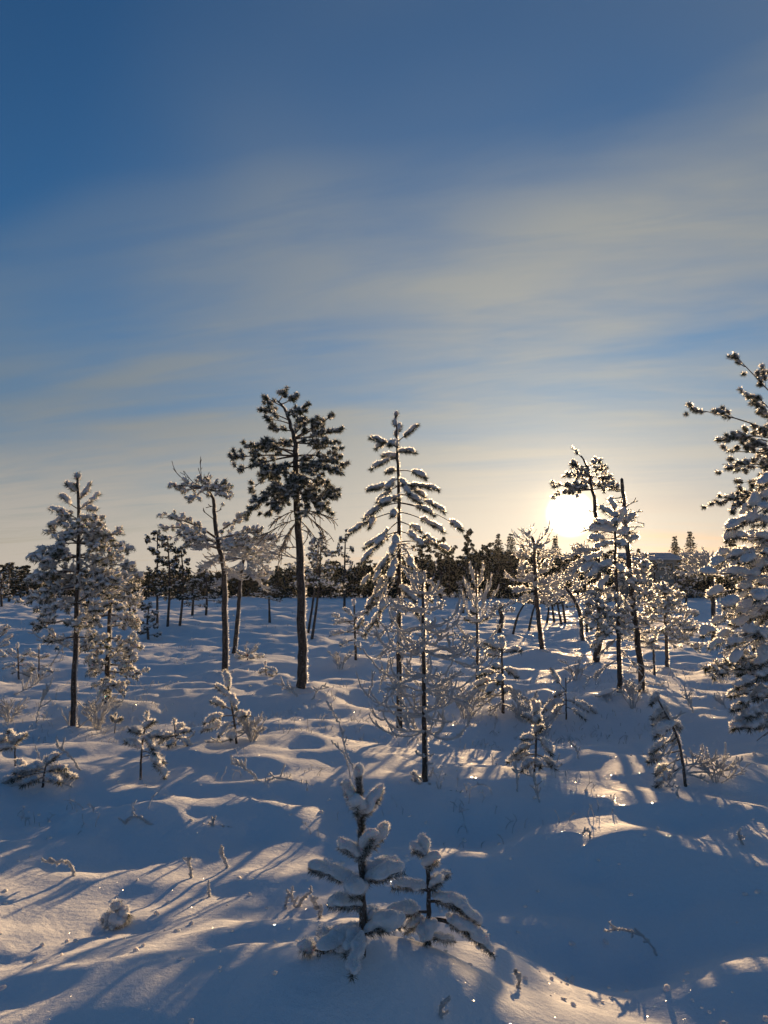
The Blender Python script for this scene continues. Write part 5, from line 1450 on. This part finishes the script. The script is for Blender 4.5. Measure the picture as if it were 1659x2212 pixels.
# ------------------------------------------------------------------ far forest edge
def far_tree(name, label, px, topy, wpx, kind, Yd=100.0, basey=1290, group='trees of the far forest edge'):
    top = at(px, topy, Yd)
    f = np.array((top[0], Yd, 0.0)); f[2] = float(height(f[0], f[1])) - .1
    H = top[2] - f[2]
    hw = wpx * Yd / FPX / 2 * (2.1 if kind == 's' else 1.5)
    root = empty(name, f); tag(root, label, 'spruce' if kind == 's' else 'pine tree', group)
    t, c = MB(), MB()
    tube(t, [f, f + (0, 0, H * .5), f + (0, 0, H * .98)], [H * .02, H * .014, .02], 6)
    if kind == 's':
        nl = 26
        for i in range(nl):
            fz = .08 + .92 * i / nl
            r = hw * (1.02 - fz) ** .9 * ru(.75, 1.2) + .02
            z = H * fz
            m = 8
            for j in range(m):
                az = j * 6.283 / m + ru(-.4, .4)
                l = r * ru(.65, 1.1)
                k = 17
                s = rng.random(k) ** .7
                base = np.stack([np.cos(az) * l * s, np.sin(az) * l * s, -l * .35 * s + ru(-.1, .1)], 1) + rng.normal(size=(k, 3)) * l * .10 + f + np.array((0, 0, z))
                g_ = .45 + .75 * (1 - fz)
                e1 = (rng.normal(size=(k, 3)) * .12 + np.array((math.cos(az), math.sin(az), -.35)) * .16) * g_
                e2 = rng.normal(size=(k, 3)) * .10 * g_
                c.add(np.stack([base, base + e1 + e2, base + e1 - e2], 1).reshape(-1, 3), np.arange(3 * k).reshape(-1, 3))
    else:
        nb = 14
        for i in range(nb):
            fz = .42 + .56 * (i + .5) / nb
            l = hw * (1.15 - .75 * (fz - .42) / .58) * ru(.5, 1.1)
            az = i * 2.4
            p = f + np.array((math.cos(az) * l * .7, math.sin(az) * l * .7, H * fz))
            tube(t, [f + (0, 0, H * fz - l * .2), p], [.05, .02], 4)
            crown_mesh(c, p, l * .55 + .1, H * .055, 170, .30)
    for mb, nm, m, s in ((t, 'trunk', 'bark', True), (c, 'crown', 'far', False)):
        o = mb.build(nm, m, None, f, s); o.parent = root; o.location = (0, 0, 0)
        if nm == 'crown': o['kind'] = 'stuff'

FT = [
    ('pine', 'tall thin far pine left of the spruces, right of the conical pine', 1010, 1146, 26, 'p'),
    ('pine', 'far pine just behind the right side of the conical pine, leftmost of three', 912, 1156, 36, 'p'),
    ('pine', 'middle one of three far pines right of the conical pine', 952, 1163, 34, 'p'),
    ('pine', 'rounded far pine, rightmost of three right of the conical pine', 970, 1178, 30, 'p'),
    ('pine', 'short far pine under the tall thin far pine', 995, 1225, 30, 'p'),
    ('pine', 'bushy far pine left of the two pointed spruces', 1052, 1172, 40, 'p'),
    ('spruce', 'pointed far spruce, left of the two standing together left of the sun', 1076, 1150, 34, 's'),
    ('spruce', 'broad dark far spruce, right of the two standing together left of the sun', 1103, 1149, 46, 's'),
    ('spruce', 'far spruce behind the curved frosted pine, left of the sun', 1128, 1175, 36, 's'),
    ('spruce', 'far spruce below and left of the sun', 1163, 1172, 30, 's'),
    ('spruce', 'narrow far spruce directly beneath the left rim of the sun', 1199, 1155, 32, 's'),
    ('pine', 'spreading far pine low beneath the sun', 1245, 1176, 40, 'p'),
    ('pine', 'far pine behind the tall snow-clumped sapling', 1310, 1190, 36, 'p'),
    ('spruce', 'small far spruce peeping over the left end of the house roof', 1379, 1183, 18, 's'),
    ('spruce', 'far spruce left of the pair right of the house roof', 1457, 1156, 34, 's'),
    ('spruce', 'taller far spruce, right one of the pair right of the house roof', 1490, 1145, 42, 's'),
    ('pine', 'far pine at the right edge behind the snow-heaped pine', 1577, 1160, 44, 'p'),
    ('pine', 'far pine at the right between the spruce pair and the edge', 1535, 1205, 50, 'p'),
    ('pine', 'far pine at the left edge of the forest, first from the left', 12, 1217, 44, 'p'),
    ('pine', 'far pine left of the slender left pine, second from the left', 48, 1222, 40, 'p'),
    ('spruce', 'far spruce behind the slender left pine', 92, 1232, 30, 's'),
    ('spruce', 'far spruce between the left pines and the dark trio', 268, 1222, 36, 's'),
    ('spruce', 'far spruce left of the crooked flat-topped pine', 435, 1222, 36, 's'),
    ('spruce', 'far spruce seen between the crooked pine and the tall dark pine', 600, 1222, 34, 's'),
    ('pine', 'far pine right of the tall dark pine trunk', 715, 1212, 44, 'p'),
    ('pine', 'far pine left of the conical pine lower branches', 785, 1210, 40, 'p'),
    ('spruce', 'far spruce behind the conical pine trunk', 842, 1205, 40, 's'),
]
for i, (k, lab, px, ty, w, kd) in enumerate(FT):
    far_tree('far_' + k, lab, px, ty, w, kd, 98.0 + (i * 7 % 11))

def forest_belt():
    """the unbroken dark belt of forest behind: too dense to tell trees apart"""
    c, t = MB(), MB()
    r2 = random.Random(3)
    def topline(px):
        return float(np.interp(px, [-700, 0, 60, 130, 270, 420, 600, 760, 900, 1000, 1050, 1250, 1380, 1480, 1560, 1700, 2400], [1228, 1230, 1240, 1246, 1232, 1238, 1232, 1224, 1210, 1208, 1188, 1200, 1220, 1214, 1206, 1212, 1215]))
    for i in range(430):
        px = -700 + 3100 * (i + r2.random()) / 430
        Yd = r2.uniform(108, 140)
        ty = topline(px) + 5 + r2.uniform(-16, 16) * r2.random()
        top = at(px, ty, Yd)
        f = np.array((top[0], Yd, 0.0))
        H = max(3.0, top[2])
        hw = H * r2.uniform(.16, .26)
        tube(t, [f, f + (0, 0, H * .9)], [.10, .03], 4)
        n = 260
        fz = rng.uniform(.12, 1, n)
        r = hw * np.minimum(1.0, (1.05 - fz) * 1.6) * rng.random(n) ** .5
        az = rng.uniform(0, 6.283, n)
        base = np.stack([np.cos(az) * r, np.sin(az) * r, fz * H], 1) + f
        e1 = rng.normal(size=(n, 3)) * .32; e2 = rng.normal(size=(n, 3)) * .22
        c.add(np.stack([base, base + e1 + e2, base + e1 - e2], 1).reshape(-1, 3), np.arange(3 * n).reshape(-1, 3))
    o = c.build('far_forest', 'far', None, (0, 0, 0), False)
    tag(o, 'dark unbroken belt of forest along the far edge of the bog', 'forest', kind='stuff')
    q = t.build('forest_stems', 'bark', o)
    q['kind'] = 'stuff'
forest_belt()

# ------------------------------------------------------------------ house at the forest edge
def box(mb, a, b):
    a, b = np.minimum(a, b), np.maximum(a, b)
    V = [(x, y, z) for x in (a[0], b[0]) for y in (a[1], b[1]) for z in (a[2], b[2])]
    F = [(0, 1, 3), (0, 3, 2), (4, 6, 7), (4, 7, 5), (0, 4, 5), (0, 5, 1), (2, 3, 7), (2, 7, 6), (0, 2, 6), (0, 6, 4), (1, 5, 7), (1, 7, 3)]
    mb.add(V, F)

def house():
    Yd = 92.0
    L_, R_ = at(1362, 1240, Yd), at(1466, 1240, Yd)
    zr, ze = at(1400, 1196, Yd)[2], at(1400, 1209, Yd)[2]
    g = float(height(L_[0], Yd)) - .2
    f = np.array(((L_[0] + R_[0]) / 2, Yd, g))
    root = empty('house', f)
    tag(root, 'low house with a snowy gable roof at the far forest edge, right of the sun', 'house')
    def put(mb, nm, m, par=None):
        o = mb.build(nm, m, None, f, False); o.parent = par or root; o.location = (0, 0, 0); return o
    x0, x1 = L_[0], R_[0]
    w = MB(); box(w, (x0 + .2, Yd, g), (x1 - .2, Yd + 7, ze)); wall = put(w, 'wall', 'wall')
    r = MB()
    e = .45
    V = []
    for x in (x0 - e, x1 + e):
        V += [(x, Yd - e, ze - .05), (x, Yd + 3.5, zr), (x, Yd + 7 + e, ze - .05), (x, Yd - e, ze + .2), (x, Yd + 3.5, zr + .28), (x, Yd + 7 + e, ze + .2)]
    F = []
    def q(a, b, c, d): F.extend([(a, b, c), (a, c, d)])
    q(3, 9, 10, 4); q(4, 10, 11, 5); q(0, 1, 7, 6); q(1, 2, 8, 7); q(0, 6, 9, 3); q(2, 5, 11, 8); q(0, 3, 4, 1); q(1, 4, 5, 2); q(6, 7, 10, 9); q(7, 8, 11, 10)
    r.add(V, F); rf = put(r, 'roof', 'roof')
    gb = MB(); gb.add([(x0 + .2, Yd + .0, ze), (x0 + .2, Yd + 7, ze), (x0 + .2, Yd + 3.5, zr - .1), (x1 - .2, Yd, ze), (x1 - .2, Yd + 7, ze), (x1 - .2, Yd + 3.5, zr - .1)], [(0, 1, 2), (3, 5, 4)]); put(gb, 'gable', 'wall', wall)
    nwin = 3
    for i in range(nwin):
        cx = x0 + (x1 - x0) * (i + .6) / (nwin + .2)
        zc_ = ze - .95
        fr = MB(); box(fr, (cx - .5, Yd - .06, zc_ - .6), (cx + .5, Yd - .003, zc_ + .6)); o = put(fr, 'window', 'trim')
        pn = MB(); box(pn, (cx - .4, Yd - .085, zc_ - .5), (cx + .4, Yd - .063, zc_ + .5)); put(pn, 'pane', 'pane', o)
house()

# ------------------------------------------------------------------ bog heather and sedge sticking out of the snow
def undergrowth():
    fr = MB()
    r2 = random.Random(5)
    n = 0
    while n < 1300:
        px = r2.uniform(-60, 1720); py = 1300 + 300 * r2.random() ** 1.4
        p = flat(px, py)
        if p[1] > 70 or vnoise(np.array(p[0] * .5 + 50), np.array(p[1] * .35 + 9)) < .02:
            continue
        g = hz(p)
        s = .4 + p[1] * .022
        for _ in range(r2.randint(1, 3)):
            d = rng.normal(size=3) * (1, 1, 0)
            l = r2.uniform(.03, .11) * s
            b = g + rng.normal(size=3) * (.05, .05, 0)
            e = b + d * l * .5 + np.array((0, 0, l))
            tube(fr, bez(b - (0, 0, .02), b + (0, 0, l * .7), e, 4), max(.004, p[1] * .00032), 3, .1)
        n += 1
    n = 0
    while n < 45:                                  # nearer tips, in loose drifts
        px = r2.uniform(-100, 1760); py = r2.uniform(1560, 1800)
        p = flat(px, py)
        if vnoise(np.array(p[0] * .9 + 20), np.array(p[1] * .9 + 3)) < .18:
            continue
        for _ in range(r2.randint(2, 5)):
            b = hz(p + rng.normal(size=3) * (.07, .07, 0))
            d = rng.normal(size=3) * (1, 1, 0)
            l = r2.uniform(.02, .09)
            e = b + d * l * .6 + np.array((0, 0, l))
            Q = bez(b - (0, 0, .02), b + (0, 0, l * .7), e, 5)
            tube(fr, Q, .0028, 4, .1)
            j = Q[3]
            tube(fr, bez(j, j + d * l * .1 + (0, 0, l * .2), j + rng.normal(size=3) * l * .3 + np.array((0, 0, l * .3)), 4), .0024, 3, .1)
        n += 1
    o = fr.build('bog_undergrowth', 'frost')
    tag(o, 'frosted heather and sedge tips poking through the snow across the bog', 'undergrowth', kind='stuff')
undergrowth()

# clods of snow dropped from the branches
def fallen():
    mb = MB()
    r2 = random.Random(9)
    keys = [k for k in FOOT if FOOT[k][1] < 18]
    for _ in range(420):
        if r2.random() < .55:
            c = FOOT[r2.choice(keys)]
            p = np.array((c[0] + r2.gauss(0, .55), c[1] + r2.gauss(0, .6), 0))
        else:
            p = flat(r2.uniform(-50, 1700), r2.uniform(1600, 2200)); p[2] = 0
        q = r2.uniform(.006, .022) * (.5 + p[1] * .05)
        blob(mb, hz(p) + (0, 0, q * .2), rng.normal(size=3), q * r2.uniform(.8, 1.6), q, q * .8, 1, .6)
    o = mb.build('fallen_snow', 'snow')
    tag(o, 'small clods of snow dropped from the branches', 'snow', kind='stuff')
fallen()

# snow dust sifting down from a branch below the sun
def sifting():
    mb = MB()
    Yd = 15.0
    V, F = ico(0)
    for _ in range(900):
        t = rng.random()
        p = at(1250 + rng.normal() * (3 + 4 * t), 1350 + 85 * t ** .8, Yd + rng.normal() * .12)
        mb.add(V * rng.uniform(.0016, .0045) + p, F)
    o = mb.build('snow_dust', 'frost')
    tag(o, 'glittering snow dust sifting down below the sun', 'snow', kind='stuff')
sifting()

# ------------------------------------------------------------------ thin frost haze in the air
def haze():
    mb = MB()
    box(mb, (-130, -8, -1.5), (130, 150, 13.5))
    m = bpy.data.materials.new('frost_haze')
    m.use_nodes = True
    t = m.node_tree
    t.nodes.clear()
    o_ = t.nodes.new('ShaderNodeOutputMaterial')
    v_ = t.nodes.new('ShaderNodeVolumePrincipled')
    v_.inputs['Color'].default_value = (0.9, 0.93, 1.0, 1)
    v_.inputs['Density'].default_value = 0.00009
    v_.inputs['Anisotropy'].default_value = 0.6
    t.links.new(v_.outputs[0], o_.inputs['Volume'])
    MT['haze'] = m
    o = mb.build('haze', 'haze', None, (0, 0, 0), False)
    tag(o, 'thin frosty haze hanging over the bog', 'haze', kind='stuff')
haze()
